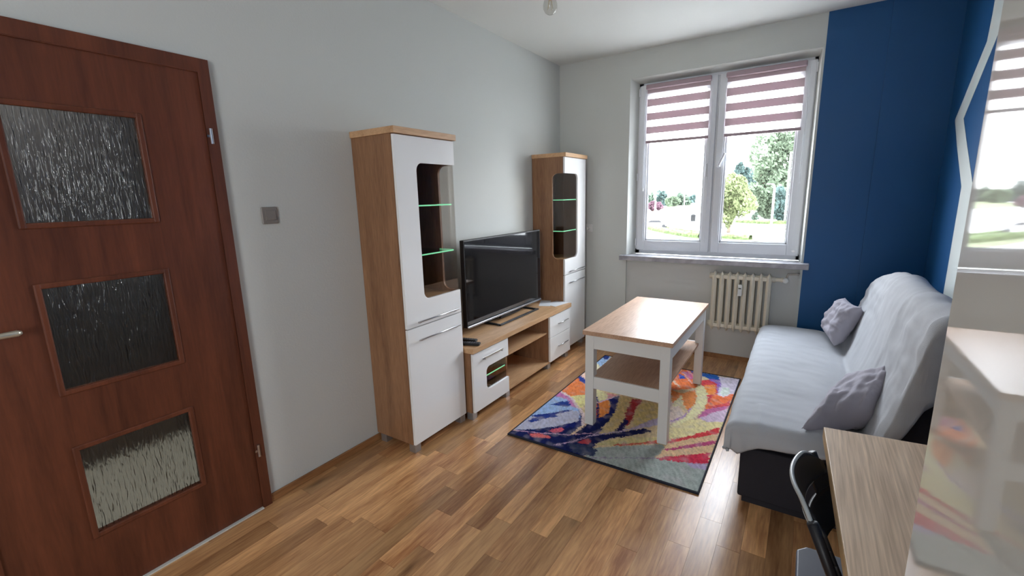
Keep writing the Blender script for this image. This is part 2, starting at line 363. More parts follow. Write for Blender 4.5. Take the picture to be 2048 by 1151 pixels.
# ------------------------------------------------------------ window
win = struct_root('window_1', (1.484, 0.15, 0.93))
yf0, yf1 = 0.125, 0.19
f = MB().box(FX0, FX0+.05, yf0, yf1, FZ0, FZ1).box(FX1-.035, FX1, yf0, yf1, FZ0, FZ1).box(FX0, FX1, yf0, yf1, FZ1-.035, FZ1).box(FX0, FX1, yf0, yf1, FZ0, 0.985).box(1.45, 1.50, yf0+.01, yf1, FZ0, FZ1)
f.build('window_frame', M['pvc'], win, bevel=.004)
def sash(x0, x1, gx0, gx1, gz0, gz1, z0, z1, handle):
    s = MB(); a, b_ = .105, .17
    s.box(x0, gx0, a, b_, z0, z1).box(gx1, x1, a, b_, z0, z1).box(gx0, gx1, a, b_, z0, gz0).box(gx0, gx1, a, b_, gz1, z1)
    o = s.build('window_sash', M['pvc'], win, bevel=.004)
    r = MB(); w = .016                               # glazing bead step and gasket
    for q in ((gx0-.004, gx0+w, gz0, gz1), (gx1-w, gx1+.004, gz0, gz1)): r.box(q[0], q[1], .118, .15, q[2], q[3])
    r.box(gx0, gx1, .118, .15, gz0-.004, gz0+w).box(gx0, gx1, .118, .15, gz1-w, gz1+.004)
    r.build('glazing_bead', M['pvc'], o, bevel=.003)
    gk = MB(); 
    gk.box(gx0+w, gx0+w+.004, .128, .132, gz0+w, gz1-w).box(gx1-w-.004, gx1-w, .128, .132, gz0+w, gz1-w).box(gx0+w, gx1-w, .128, .132, gz0+w, gz0+w+.004)
    gk.build('gasket', M['gasket'], o)
    MB().box(gx0+.003, gx1-.003, .138, .141, gz0+.003, gz1-.003).build('pane', M['glass'], o)
    return o
sL = sash(.800, 1.470, .876, 1.402, 1.066, 2.43, .972, 2.512, 0)
sR = sash(1.488, 2.178, 1.556, 2.090, 1.066, 2.43, .972, 2.512, 1)
h = MB().lathe([(0, 0), (.016, 0), (.016, -.012), (.010, -.016)], (1.518, .105, 1.745), 'y', 16).lathe([(.0, -.036), (.011, -.034), (.011, -.012)], (1.518, .105, 1.745), 'y', 12)
h.tube([(1.518, .072, 1.745), (1.524, .068, 1.757), (1.562, .066, 1.842), (1.568, .068, 1.852)], .009, 10, rr=[.009, .011, .009, .005])
h.build('window_handle', M['pvc'], sR, smooth=True)
h = MB().box(1.407, 1.431, .098, .106, 1.655, 1.775); h.build('recessed_handle', M['pvc'], sL, bevel=.006, seg=3)
hn = MB()
for x, z in ((.792, 2.45), (.792, 1.68), (.792, 1.05), (2.184, 2.45)): hn.tube([(x, .10, z-.035), (x, .10, z+.035)], .007, 10)
hn.build('hinge_covers', M['pvc'], win)
MB().box(2.13, 2.15, .100, .106, 1.005, 1.02).build('lock_stop', M['chrome'], win)
# sill
sl = MB().box(WX0, WX1, -.0, .13, .885, .932).box(.685, 2.262, -.085, .0, .885, .932)
sl.build('window_sill', M['sill'], win, bevel=.006)

# blinds
def blind(x0, x1, zt, label, side):
    cx = (x0+x1)/2
    t = thing('roller_blind', (cx, .09, 2.45), label, 'blind')
    MB().box(x0-.008, x1+.008, .058, .103, zt-.03, zt+.012).build('cassette', M['blind_case'], t, bevel=.008, seg=3)
    zb = 2.0; 
    for (a, b_) in ((2.433, zt-.02), (2.318, 2.384), (2.195, 2.260), (2.076, 2.138)):
        MB().box(x0, x1, .0905, .0925, a, b_).build('fabric_stripe', M['blind'], t)
    sh = MB()
    for (a, b_) in ((2.384, 2.433), (2.260, 2.318), (2.138, 2.195), (2.012, 2.076)): sh.box(x0, x1, .0910, .0916, a, b_)
    sh.build('sheer_band', M['sheer'], t)
    MB().box(x0-.004, x1+.004, .085, .098, 1.988, 2.013).build('bottom_bar', M['blind_case'], t, bevel=.004)
    g = MB().box(x0-.022, x0-.006, .098, .105, 1.06, zt).box(x1+.006, x1+.022, .098, .105, 1.06, zt); g.build('side_guide', M['pvc'], t)
    cx_ = x0-.022 if side < 0 else x1+.026
    g = MB().tube([(cx_, .085, zt-.02), (cx_-.0, .080, 1.56)], .0022, 6).tube([(cx_+.009, .085, zt-.02), (cx_+.009, .080, 1.56)], .0022, 6).box(cx_-.002, cx_+.011, .076, .085, 1.548, 1.572)
    g.build('pull_cord', M['pvc'], t)
M['blind_case'] = simple('rose_grey_case', (0.42, 0.31, 0.34, 1), 0.5)
m = bpy.data.materials.new('sheer_voile'); m.use_nodes = True; nt = m.node_tree; nt.nodes.clear()
d_ = N(nt, 'ShaderNodeBsdfTranslucent'); d_.inputs[0].default_value = (0.9, 0.88, 0.88, 1); t_ = N(nt, 'ShaderNodeBsdfTransparent')
x_ = N(nt, 'ShaderNodeMixShader'); x_.inputs[0].default_value = 0.72; o_ = N(nt, 'ShaderNodeOutputMaterial')
nt.links.new(d_.outputs[0], x_.inputs[1]); nt.links.new(t_.outputs[0], x_.inputs[2]); nt.links.new(x_.outputs[0], o_.inputs[0]); M['sheer'] = m
blind(.868, 1.415, 2.495, 'rose and white striped roller blind on the left window sash', -1)
blind(1.548, 2.108, 2.495, 'rose and white striped roller blind on the right window sash, beside the blue wall', 1)

# ------------------------------------------------------------ display cabinets
def arc(cx, cy, r, a0, a1, n=7):
    return [(cx+r*math.cos(math.radians(a0+(a1-a0)*i/n)), cy+r*math.sin(math.radians(a0+(a1-a0)*i/n))) for i in range(n+1)]
def c_panel(p0, p1, q0, q1, cut, r, open_hi=True):
    """rectangle p0..p1 x q0..q1 with a rounded cutout from p=cut to the p1 side (or p0 side), q range (c0,c1)"""
    cp, c0, c1 = cut
    if open_hi:
        return [(p0, q0), (p1, q0), (p1, c0)] + list(reversed(arc(cp+r, c0+r, r, 180, 270))) + arc(cp+r, c1-r, r, 180, 90) + [(p1, c1), (p1, q1), (p0, q1)]
    return [(p1, q0), (p0, q0), (p0, c0)] + arc(cp-r, c0+r, r, 270, 360) + arc(cp-r, c1-r, r, 0, 90) + [(p0, c1), (p0, q1), (p1, q1)]
def bar_handle(y0, y1, x, z, parent, name='handle'):
    h = MB().tube([(x+.024, y0, z), (x+.024, y1, z)], .0045, 10)
    for y in (y0+.03, y1-.03): h.tube([(x-.002, y, z-.012), (x+.010, y, z-.009), (x+.024, y, z)], .005, 8)
    return h.build(name, M['chrome'], parent, smooth=True)
def cabinet(y0, y1, far_open, label):
    t = thing('display_cabinet', (0.17, (y0+y1)/2, 0), label, 'cabinet')
    D = .345; zb, zt = .054, 1.868; th = .016; C0, C1 = .935, 1.722; r = .045
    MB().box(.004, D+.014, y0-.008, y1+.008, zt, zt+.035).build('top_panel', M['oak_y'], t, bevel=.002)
    plain = (y0, y0+th) if far_open else (y1-th, y1)
    cutp = (y1-th, y1) if far_open else (y0, y0+th)
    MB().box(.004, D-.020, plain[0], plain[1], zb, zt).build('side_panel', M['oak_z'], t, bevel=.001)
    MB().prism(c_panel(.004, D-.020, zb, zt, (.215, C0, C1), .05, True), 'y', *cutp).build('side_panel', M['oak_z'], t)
    MB().box(.004, .008, y0+th, y1-th, zb, zt).build('back_panel', M['interior'], t)
    MB().box(.004, D-.02, y0+th, y1-th, zb, zb+th).build('bottom_panel', M['oak_y'], t)
    MB().box(.008, D-.02, y0+th, y1-th, C0-.03, C0-.014).build('fixed_shelf', M['oak_y'], t)
    inner = (y0+th, y0+th+.003) if far_open else (y1-th-.003, y1-th)
    MB().box(.008, D-.02, inner[0], inner[1], C0-.014, zt).build('inner_lining', M['interior'], t)
    # doors
    if far_open:
        cut = (y0+.158, C0, C1); gl = (y0+.15, y1)
        pts = c_panel(y0+.002, y1-.002, .786, zt-.004, cut, r, True)
    else:
        cut = (y1-.185, C0, C1); gl = (y0, y1-.178)
        pts = c_panel(y0+.002, y1-.002, .786, zt-.004, cut, r, False)
    ud = MB().prism(pts, 'x', D-.018, D).build('upper_door', M['gloss_white'], t, bevel=.0015)
    ld = MB().box(D-.018, D, y0+.002, y1-.002, zb+.002, .780).build('lower_door', M['gloss_white'], t, bevel=.0015)
    MB().box(D-.0165, D-.012, gl[0]+.001, gl[1]-.003, C0-.006, C1+.006).build('glass_pane', M['smoked'], ud)
    yy = (y1-.006, y1-.003) if far_open else (y0+.003, y0+.006)
    MB().box(.205, D-.017, yy[0], yy[1], C0-.004, C1+.004).build('side_glass', M['smoked'], t)
    for z in (1.484, 1.196):
        sh = MB().box(.012, D-.026, y0+th+.004, y1-th-.004, z-.003, z+.003).build('glass_shelf', M['shelf_glass'], t)
        e = MB().box(D-.026, D-.024, y0+th+.004, y1-th-.004, z-.004, z+.004)
        if far_open: e.box(.20, D-.026, y1-th-.004, y1-th-.002, z-.004, z+.004)
        else: e.box(.20, D-.026, y0+th+.002, y0+th+.004, z-.004, z+.004)
        e.build('shelf_edge', M['edge'], sh, label='green glass edge with an added glow')
    bar_handle(y0+.07, y1+(-.045), D, .817, ud); bar_handle(y0+.07, y1-.045, D, .708, ld)
    for x, y in ((.03, y0+.004), (.03, y1-.054), (D-.06, y0+.004), (D-.06, y1-.054)):
        MB().box(x, x+.05, y, y+.05, 0, zb).build('leg', M['alu'], t, bevel=.002)
    return t
M['interior'] = wood('dark_interior_oak', srgb(96, 66, 46), srgb(130, 92, 64), 'z', knots=0.1)
cabinet(-2.611, -2.120, True, 'tall oak and white display cabinet nearest the door, left of the television')
cabinet(-.587, -.124, False, 'tall oak and white display cabinet in the corner by the window')

# ------------------------------------------------------------ TV stand
t = thing('tv_stand', (.2, -1.32, 0), 'low oak and white television stand between the two tall cabinets', 'tv stand')
y0, y1, D = -2.103, -.596, .4025; zb = .054
TOPZ = .527
MB().box(.004, D+.012, y0-.004, y1+.006, .490, TOPZ).build('top_panel', M['oak_y'], t, bevel=.002)
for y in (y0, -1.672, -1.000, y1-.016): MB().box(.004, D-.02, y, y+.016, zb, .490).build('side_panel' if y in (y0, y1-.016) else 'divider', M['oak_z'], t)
MB().box(.004, D-.012, y0+.016, y1-.016, zb, zb+.016).build('bottom_panel', M['oak_y'], t)
MB().box(.012, D-.03, -1.656, -1.000, .325, .341).build('shelf', M['oak_y'], t)
MB().box(.004, .008, y0+.016, y1-.016, zb, .49).build('back_panel', M['oak_y'], t)
pts = c_panel(-2.095, -1.664, zb+.002, .482, (-1.947, .175, .345), .04, True)
dd = MB().prism(pts, 'x', D-.018, D).build('door', M['gloss_white'], t, bevel=.0015)
MB().box(D-.0165, D-.013, -1.953, -1.666, .170, .350).build('glass_pane', M['smoked'], dd)
sh = MB().box(.02, D-.03, -2.08, -1.676, .262, .268).build('glass_shelf', M['shelf_glass'], t)
MB().box(D-.03, D-.027, -2.08, -1.676, .261, .269).build('shelf_edge', M['edge'], sh, label='green glass edge with an added glow')
def loop_handle(y0_, y1_, z, parent):
    h = MB(); x = D
    h.box(x+.018, x+.024, y0_, y1_, z-.004, z+.004).box(x-.001, x+.022, y0_, y0_+.008, z-.016, z-.008).box(x-.001, x+.022, y1_-.008, y1_, z-.016, z-.008)
    h.prism([(x+.022, z+.004), (x+.022, z-.004), (x, z-.02), (x, z-.012)], 'y', y0_, y0_+.01).prism([(x+.022, z+.004), (x+.022, z-.004), (x, z-.02), (x, z-.012)], 'y', y1_-.01, y1_)
    h.build('handle', M['chrome'], parent)
loop_handle(-1.985, -1.765, .432, dd)
for i, (a, b_) in enumerate(((.288, .482), (zb+.010, .284))):
    w = MB().box(D-.018, D, -.996, -.594, a, b_).build('drawer', M['gloss_white'], t, bevel=.0015)
    bar_handle(-.87, -.68, D, (a+b_)/2+.012, w)
for x in (.03, D-.07):
    for y in (y0+.004, -1.68, -1.01, y1-.056): MB().box(x, x+.05, y, y+.05, 0, zb).build('leg', M['alu'], t, bevel=.002)

# ------------------------------------------------------------ television
tv = thing('television', (.17, -1.3, TOPZ), 'flat black television on the oak stand', 'television')
a0, a1, z0, z1 = -1.876, -.776, .578, 1.226
MB().box(.150, .186, a0, a1, z0, z1).build('casing', M['black'], tv, bevel=.004)
MB().box(.186, .1875, a0+.010, a1-.010, z0+.022, z1-.010).build('screen', M['black_gloss'], tv)
MB().box(.182, .194, a0, a1, z0-.004, z0+.014).build('silver_strip', M['silver_trim'], tv, bevel=.004)
MB().box(.110, .150, -1.65, -1.0, .62, 1.0).build('rear_housing', M['black'], tv, bevel=.015)
MB().box(.138, .162, -1.40, -1.10, TOPZ+.010, .60).build('neck', M['black'], tv, bevel=.004)
def ring_box(m, x0, x1, y0, y1, w, z0, z1):
    m.box(x0, x0+w, y0, y1, z0, z1).box(x1-w, x1, y0, y1, z0, z1).box(x0+w, x1-w, y0, y0+w, z0, z1).box(x0+w, x1-w, y1-w, y1, z0, z1); return m
ring_box(MB(), .085, .270, -1.56, -.955, .026, TOPZ+.0005, TOPZ+.012).build('stand_base', M['black'], tv, bevel=.004)

# remotes, paper
def remote(x, y, a, L, wd, label):
    t = thing('remote_control', (x, y, TOPZ), label, 'remote control')
    t.rotation_euler.z = a
    def loc(m, name, mt, p=t, bev=0):
        me = m.mesh(name); me.materials.append(mt); o = bpy.data.objects.new(name, me); COL.objects.link(o); o.parent = p
        if bev:
            b_ = o.modifiers.new('b', 'BEVEL'); b_.width = bev; b_.segments = 3
        return o
    loc(MB().box(-wd/2, wd/2, -L/2, L/2, 0.001, .018), 'casing', M['black'], bev=.006)
    k = MB()
    for i in range(7):
        for j in (-1, 0, 1): k.box(j*.012-.004, j*.012+.004, -L/2+.02+i*.017, -L/2+.029+i*.017, .018, .0195)
    loc(k, 'buttons', M['btn'])
M['btn'] = simple('grey_button', (0.10, 0.10, 0.11, 1), 0.5)
remote(.335, -2.040, math.radians(-68), .15, .045, 'black remote control at the near front corner of the television stand')
remote(.262, -1.985, math.radians(-75), .16, .042, 'black remote control lying behind the other one, against the tall cabinet')
def sheet(name, pts, z, label):
    c = Vector((sum(p[0] for p in pts)/4, sum(p[1] for p in pts)/4, z)); t = MB().prism(pts, 'z', z, z+.0012)
    me = t.mesh(name, c); me.materials.append(M['paper']); o = bpy.data.objects.new(name, me); COL.objects.link(o); o.location = c
    return tag(o, label, 'paper')
sheet('paper_sheet', [(.200, -.840), (.110, -.640), (.200, -.600), (.300, -.800)], TOPZ+.0004, 'white paper sheet at the right end of the television stand, lower of two')
sheet('paper_sheet', [(.215, -.76), (.255, -.575), (.392, -.60), (.352, -.80)], TOPZ+.0020, 'white paper sheet at the front edge of the television stand, on top of another')

# ------------------------------------------------------------ coffee table
TX0, TX1, TY0, TY1, TH = 1.0635, 1.6288, -1.7816, -.6602, .6674
t = thing('coffee_table', ((TX0+TX1)/2, (TY0+TY1)/2, 0.0122), 'white coffee table with an oak top and lower shelf, standing on the rug', 'table')
MB().box(TX0, TX1, TY0, TY1, TH-.028, TH).build('tabletop', M['table_top'], t, bevel=.0015)
lw = .058; i_ = .014
for x in (TX0+i_, TX1-i_-lw):
    for y in (TY0+i_, TY1-i_-lw): MB().box(x, x+lw, y, y+lw, .0122, TH-.028).build('leg', M['white_lac'], t, bevel=.002)
for y in (TY0+i_+.004, TY1-i_-.022):
    MB().box(TX0+i_+lw, TX1-i_-lw, y, y+.018, .548, TH-.028).build('apron', M['white_lac'], t)
    MB().box(TX0+i_+lw-.02, TX1-i_-lw+.02, y+.004, y+.020, .273, .355).build('shelf_rail', M['white_lac'], t)
for x in (TX0+i_+.004, TX1-i_-.022): MB().box(x, x+.018, TY0+i_+lw, TY1-i_-lw, .548, TH-.028).build('apron', M['white_lac'], t)
MB().box(TX0+i_+.03, TX1-i_-.03, TY0+i_+.022, TY1-i_-.022, .338, .356).build('shelf', M['table_top'], t)

# ------------------------------------------------------------ rug
RUG=[
((30,38,90),0,[(0.699,-2.133),(0.721,-2.062),(0.942,-1.872),(1.051,-1.734),(1.097,-1.707),(1.155,-1.569),(1.125,-1.251),(1.14,-1.242),(1.178,-1.445),(1.209,-1.59),(1.196,-1.772),(1.335,-1.714),(1.358,-1.78),(1.235,-1.907),(1.243,-1.987),(1.23,-2.133),(0.983,-2.161)]),
((170,178,172),0,[(1.171,-2.068),(1.26,-2.0),(1.578,-1.768),(1.641,-1.804),(1.584,-1.935),(1.836,-1.826),(1.874,-1.842),(1.872,-2.143),(1.54,-2.128),(1.278,-2.144)]),
((60,70,100),0,[(1.084,-2.045),(1.203,-2.005),(1.27,-2.024),(1.287,-2.098),(1.158,-2.119)]),
((160,188,228),0,[(0.692,-2.079),(0.687,-1.854),(0.684,-1.536),(0.697,-1.365),(0.812,-1.447),(0.899,-1.534),(0.975,-1.619),(1.021,-1.7),(1.042,-1.765),(0.947,-1.881),(0.81,-2.01)]),
((188,188,208),0,[(0.696,-2.071),(0.708,-1.869),(0.819,-1.751),(0.912,-1.628),(0.966,-1.624),(1.037,-1.755),(0.947,-1.881),(0.788,-2.023)]),
((45,70,145),0,[(0.737,-1.635),(0.782,-1.557),(0.826,-1.516),(0.889,-1.54),(0.859,-1.609),(0.775,-1.62)]),
((40,60,135),0,[(0.704,-1.851),(0.797,-1.757),(0.888,-1.642),(0.915,-1.647),(0.83,-1.771),(0.738,-1.854)]),
((45,65,140),0,[(0.723,-1.925),(0.75,-1.831),(0.843,-1.75),(0.875,-1.765),(0.8,-1.854),(0.76,-1.935)]),
((205,130,185),0,[(0.697,-1.497),(0.701,-1.371),(0.791,-1.443),(0.882,-1.499),(0.955,-1.588),(0.895,-1.58),(0.815,-1.492),(0.745,-1.485)]),
((30,40,110),0,[(0.956,-1.602),(0.99,-1.61),(1.062,-1.778),(1.055,-1.831),(0.957,-1.9),(0.942,-1.872),(1.028,-1.76),(1.012,-1.692)]),
((215,100,120),0,[(0.914,-1.973),(0.932,-1.92),(0.975,-1.89),(0.997,-1.924),(0.963,-1.979)]),
((225,110,110),0,[(0.814,-2.066),(0.867,-2.035),(0.942,-2.025),(0.973,-2.04),(0.908,-2.078),(0.842,-2.084)]),
((200,160,190),0.005,[(0.683,-2.09),(0.853,-2.032),(1.041,-1.955),(1.163,-1.861)]),
((190,160,190),0.0055,[(1.028,-2.104),(1.1,-2.019),(1.174,-1.888),(1.213,-1.786)]),
((190,70,80),0,[(1.133,-2.0),(1.168,-1.936),(1.206,-1.925),(1.203,-1.98),(1.151,-2.016)]),
((240,205,170),0,[(1.014,-1.651),(1.033,-1.64),(1.091,-1.773),(1.08,-1.921),(1.054,-1.959),(1.069,-1.774)]),
((245,140,85),0,[(0.697,-1.385),(0.681,-1.045),(0.825,-1.17),(0.898,-1.333),(0.811,-1.431)]),
((50,70,150),0,[(0.694,-1.057),(0.697,-0.945),(0.78,-1.066),(0.829,-1.177),(0.748,-1.122)]),
((245,205,185),0,[(0.706,-1.021),(0.7,-0.934),(0.739,-0.973),(0.783,-1.074)]),
((240,230,160),0,[(0.811,-1.431),(0.906,-1.337),(0.973,-1.491),(0.955,-1.574),(0.899,-1.534)]),
((235,215,215),0.011,[(0.69,-1.378),(0.825,-1.447),(0.901,-1.533),(0.968,-1.595),(1.019,-1.662),(1.073,-1.783)]),
((245,235,180),0,[(0.881,-1.306),(0.921,-1.223),(1.002,-1.222),(1.075,-1.323),(1.026,-1.406),(0.967,-1.399)]),
((245,150,80),0,[(1.03,-1.417),(1.08,-1.334),(1.128,-1.426),(1.153,-1.525),(1.142,-1.626),(1.123,-1.637)]),
((235,110,70),0,[(0.995,-1.49),(1.043,-1.462),(1.127,-1.658),(1.08,-1.686)]),
((40,45,110),0,[(0.932,-1.277),(0.98,-1.322),(1.052,-1.457),(1.131,-1.644),(1.117,-1.653),(1.039,-1.465)]),
((225,195,220),0.0062,[(0.99,-1.466),(1.037,-1.42),(1.077,-1.329),(1.122,-1.226)]),
((35,42,105),0,[(1.08,-1.327),(1.122,-1.226),(1.167,-1.338),(1.183,-1.495),(1.183,-1.602),(1.135,-1.732),(1.144,-1.835),(1.113,-1.799),(1.104,-1.671),(1.146,-1.612),(1.155,-1.511),(1.124,-1.415)]),
((225,150,150),0,[(1.03,-1.235),(1.108,-1.234),(1.075,-1.323)]),
((218,196,140),0,[(1.131,-1.235),(1.228,-1.235),(1.251,-1.368),(1.279,-1.592),(1.287,-1.8),(1.211,-1.845),(1.205,-1.635),(1.184,-1.47)]),
((175,65,70),0,[(1.228,-1.235),(1.31,-1.229),(1.294,-1.343),(1.335,-1.559),(1.331,-1.661),(1.261,-1.486)]),
((45,40,90),0,[(1.288,-1.75),(1.282,-1.545),(1.321,-1.59),(1.326,-1.728)]),
((222,204,140),0,[(1.31,-1.229),(1.463,-1.232),(1.502,-1.382),(1.366,-1.651),(1.311,-1.396)]),
((195,185,208),0,[(1.366,-1.651),(1.502,-1.382),(1.533,-1.499),(1.465,-1.583),(1.365,-1.705)]),
((35,38,85),0,[(1.183,-1.924),(1.281,-1.786),(1.45,-1.62),(1.488,-1.648),(1.375,-1.779),(1.277,-1.877),(1.22,-2.01)]),
((200,180,205),0.0065,[(1.169,-1.892),(1.307,-1.754),(1.395,-1.635),(1.489,-1.437)]),
((218,203,145),0,[(1.251,-1.977),(1.257,-1.92),(1.38,-1.793),(1.556,-1.689),(1.574,-1.755),(1.334,-1.928)]),
((235,220,165),0,[(1.572,-1.695),(1.541,-1.549),(1.676,-1.346),(1.875,-1.266),(1.858,-1.381),(1.723,-1.575)]),
((225,190,150),0,[(1.616,-1.731),(1.858,-1.472),(1.88,-1.691),(1.766,-1.787),(1.606,-1.922),(1.607,-1.825)]),
((218,75,80),0,[(1.609,-1.704),(1.72,-1.561),(1.855,-1.365),(1.86,-1.462),(1.729,-1.603),(1.617,-1.734)]),
((190,85,125),0,[(1.607,-1.825),(1.742,-1.671),(1.857,-1.551),(1.865,-1.599),(1.751,-1.711),(1.632,-1.821)]),
((212,60,85),0,[(1.575,-1.948),(1.766,-1.787),(1.861,-1.709),(1.865,-1.841),(1.756,-1.889),(1.622,-1.933)]),
((215,110,90),0,[(1.331,-1.921),(1.555,-1.736),(1.574,-1.755),(1.349,-1.93)]),
((150,140,160),0.0051,[(1.269,-2.123),(1.438,-2.022),(1.608,-1.928)]),
((180,165,195),0,[(1.757,-1.892),(1.865,-1.841),(1.868,-1.908),(1.795,-1.927)]),
((235,215,200),0,[(1.458,-1.192),(1.52,-1.086),(1.631,-1.339),(1.576,-1.479),(1.543,-1.518)]),
((190,150,200),0.0062,[(1.565,-1.447),(1.619,-1.336),(1.64,-1.188)]),
((235,225,180),0,[(1.516,-1.215),(1.506,-1.046),(1.526,-0.96),(1.577,-1.147),(1.548,-1.208)]),
((238,150,90),0,[(1.438,-0.934),(1.522,-0.963),(1.6,-0.841),(1.638,-0.97),(1.641,-1.132),(1.627,-1.227),(1.577,-1.147),(1.531,-0.983),(1.504,-1.166)]),
((240,130,80),0,[(1.385,-0.758),(1.392,-0.43),(1.47,-0.436),(1.557,-0.573),(1.599,-0.789),(1.537,-0.864),(1.446,-0.929)]),
((55,95,195),0,[(1.412,-0.571),(1.458,-0.591),(1.489,-0.655),(1.447,-0.68)]),
((215,110,155),0,[(1.416,-0.514),(1.479,-0.479),(1.552,-0.62),(1.524,-0.65),(1.466,-0.579)]),
((245,215,190),0.0086,[(1.395,-0.709),(1.442,-0.796),(1.488,-0.852)]),
((245,190,180),0.0047,[(1.401,-0.491),(1.466,-0.579),(1.555,-0.732)]),
((235,190,190),0.0047,[(1.459,-0.458),(1.508,-0.525),(1.558,-0.602)]),
((50,80,160),0,[(1.471,-0.443),(1.535,-0.463),(1.557,-0.573),(1.524,-0.531)]),
((218,80,85),0,[(1.589,-0.642),(1.697,-0.538),(1.75,-0.649),(1.774,-0.819),(1.738,-0.876),(1.699,-0.899),(1.635,-0.742)]),
((150,110,190),0,[(1.69,-0.468),(1.747,-0.581),(1.768,-0.784),(1.755,-0.823),(1.728,-0.648),(1.641,-0.569)]),
((247,150,80),0,[(1.643,-0.71),(1.717,-0.668),(1.748,-0.846),(1.699,-0.899),(1.658,-0.795)]),
((45,95,170),0,[(1.553,-0.453),(1.701,-0.446),(1.726,-0.55),(1.639,-0.556),(1.584,-0.513)]),
((225,215,232),0,[(1.708,-0.465),(1.876,-0.451),(1.866,-0.766),(1.805,-0.874),(1.759,-0.852),(1.754,-0.646)]),
((225,235,225),0,[(1.766,-0.694),(1.814,-0.666),(1.842,-0.779),(1.803,-0.863),(1.772,-0.82)]),
((238,125,82),0,[(1.695,-0.901),(1.755,-0.854),(1.805,-0.874),(1.868,-0.752),(1.867,-1.001),(1.794,-1.098),(1.728,-1.158),(1.708,-0.954)]),
((218,85,95),0,[(1.699,-0.899),(1.736,-0.865),(1.731,-0.941),(1.723,-1.039)]),
((215,90,95),0,[(1.734,-1.1),(1.836,-0.974),(1.857,-0.892),(1.867,-1.024),(1.795,-1.108)]),
((205,120,165),0,[(1.706,-1.296),(1.722,-1.151),(1.864,-1.003),(1.866,-1.067),(1.785,-1.168),(1.716,-1.31)]),
((218,195,215),0,[(1.716,-1.31),(1.785,-1.168),(1.867,-1.056),(1.87,-1.269),(1.775,-1.335)]),
((242,232,182),0,[(1.588,-0.782),(1.643,-0.737),(1.697,-0.888),(1.723,-1.062),(1.709,-1.19),(1.691,-1.304),(1.638,-1.424),(1.588,-1.528),(1.576,-1.479),(1.631,-1.339),(1.649,-1.172),(1.638,-0.97)]),
((165,195,232),0,[(0.692,-0.668),(0.689,-0.412),(0.76,-0.395),(0.777,-0.62),(0.774,-0.76)]),
((45,70,150),0,[(0.682,-0.483),(0.687,-0.39),(0.737,-0.408),(0.768,-0.543),(0.74,-0.558)]),
((235,225,190),0,[(0.719,-0.772),(0.7,-0.663),(0.767,-0.735),(0.785,-0.867),(0.767,-0.932)])]

def inpoly(x, y, pts):
    c = False; j = len(pts)-1
    for i in range(len(pts)):
        xi, yi = pts[i]; xj, yj = pts[j]
        if (yi > y) != (yj > y) and x < (xj-xi)*(y-yi)/(yj-yi)+xi: c = not c
        j = i
    return c
def segd(x, y, pts):
    best = 9
    for (ax, ay), (bx, by) in zip(pts[:-1], pts[1:]):
        dx, dy = bx-ax, by-ay; L = dx*dx+dy*dy or 1e-9; k = max(0, min(1, ((x-ax)*dx+(y-ay)*dy)/L))
        best = min(best, math.hypot(x-ax-k*dx, y-ay-k*dy))
    return best
for i, (c, w, pts) in enumerate(RUG):
    xs = [p[0] for p in pts]; ys = [p[1] for p in pts]; RUG[i] = (srgb(*c), w, pts, min(xs)-.03, max(xs)+.03, min(ys)-.03, max(ys)+.03)
RX0, RY0, RW, RL = .7037, -2.1325, 1.163, 1.687
rr_ = random.Random(5); nx, ny = 230, 334; rows = []; cols = []
for j in range(ny+1):
    row = []
    for i in range(nx+1):
        x = RX0+RW*i/nx; y = RY0+RL*j/ny
        row.append((x, y, .0095+.0012*noise.noise(Vector((x*90, y*90, 0)))))
        n1 = noise.noise(Vector((x*38, y*38, 1))); n2 = noise.noise(Vector((x*38, y*38, 7))); n3 = noise.noise(Vector((x*110, y*60, 3)))
        px = x+.011*n1+.006*n3+rr_.gauss(0, .0035); py = y+.011*n2+.006*n3+rr_.gauss(0, .0035)
        base = srgb(222, 200, 160); col = base
        for (c, w, pts, xa, xb, ya, yb) in RUG:
            if xa < px < xb and ya < py < yb:
                if w:
                    if segd(px, py, pts) < w: col = c
                elif inpoly(px, py, pts): col = c
        f_ = max(0, noise.noise(Vector((x*16+y*9, y*14-x*6, 11))))*.55; col = tuple(c*(1-f_)+q*f_ for c, q in zip(col, (.55, .50, .52, 1)))
        k = 1.08+.30*noise.noise(Vector((x*60+y*30, y*26, 5)))+.22*noise.noise(Vector((x*150, y*150, 9)))+rr_.gauss(0, .07)
        if min(i, nx-i) < 1 or min(j, ny-j) < 2: col = (.012, .014, .03, 1); k = 1
        cols.append((min(1, col[0]*k), min(1, col[1]*k), min(1, col[2]*k), 1))
    rows.append(row)
rb = thing('area_rug', (RX0+RW/2, RY0+RL/2, 0), 'abstract rug in orange, navy and cream swirls under the coffee table', 'rug')
m, nt, b = mat_base('rug_print'); b.inputs['Roughness'].default_value = 1; b.inputs['Specular IOR Level'].default_value = 0.05
at = N(nt, 'ShaderNodeAttribute'); at.attribute_name = 'print'; nt.links.new(at.outputs['Color'], b.inputs['Base Color'])
tc = N(nt, 'ShaderNodeTexCoord'); no = N(nt, 'ShaderNodeTexNoise'); no.inputs['Scale'].default_value = 420; bp = N(nt, 'ShaderNodeBump'); bp.inputs['Strength'].default_value = .8; bp.inputs['Distance'].default_value = .003
nt.links.new(tc.outputs['Object'], no.inputs['Vector']); nt.links.new(no.outputs['Fac'], bp.inputs['Height']); nt.links.new(bp.outputs[0], b.inputs['Normal'])
g_ = MB().grid(rows); o = g_.build('pile', m, rb, smooth=True); o['kind'] = 'stuff'
ca = o.data.color_attributes.new('print', 'FLOAT_COLOR', 'POINT')
ca.data.foreach_set('color', [v for c in cols for v in c])
e_ = MB(); q = .006
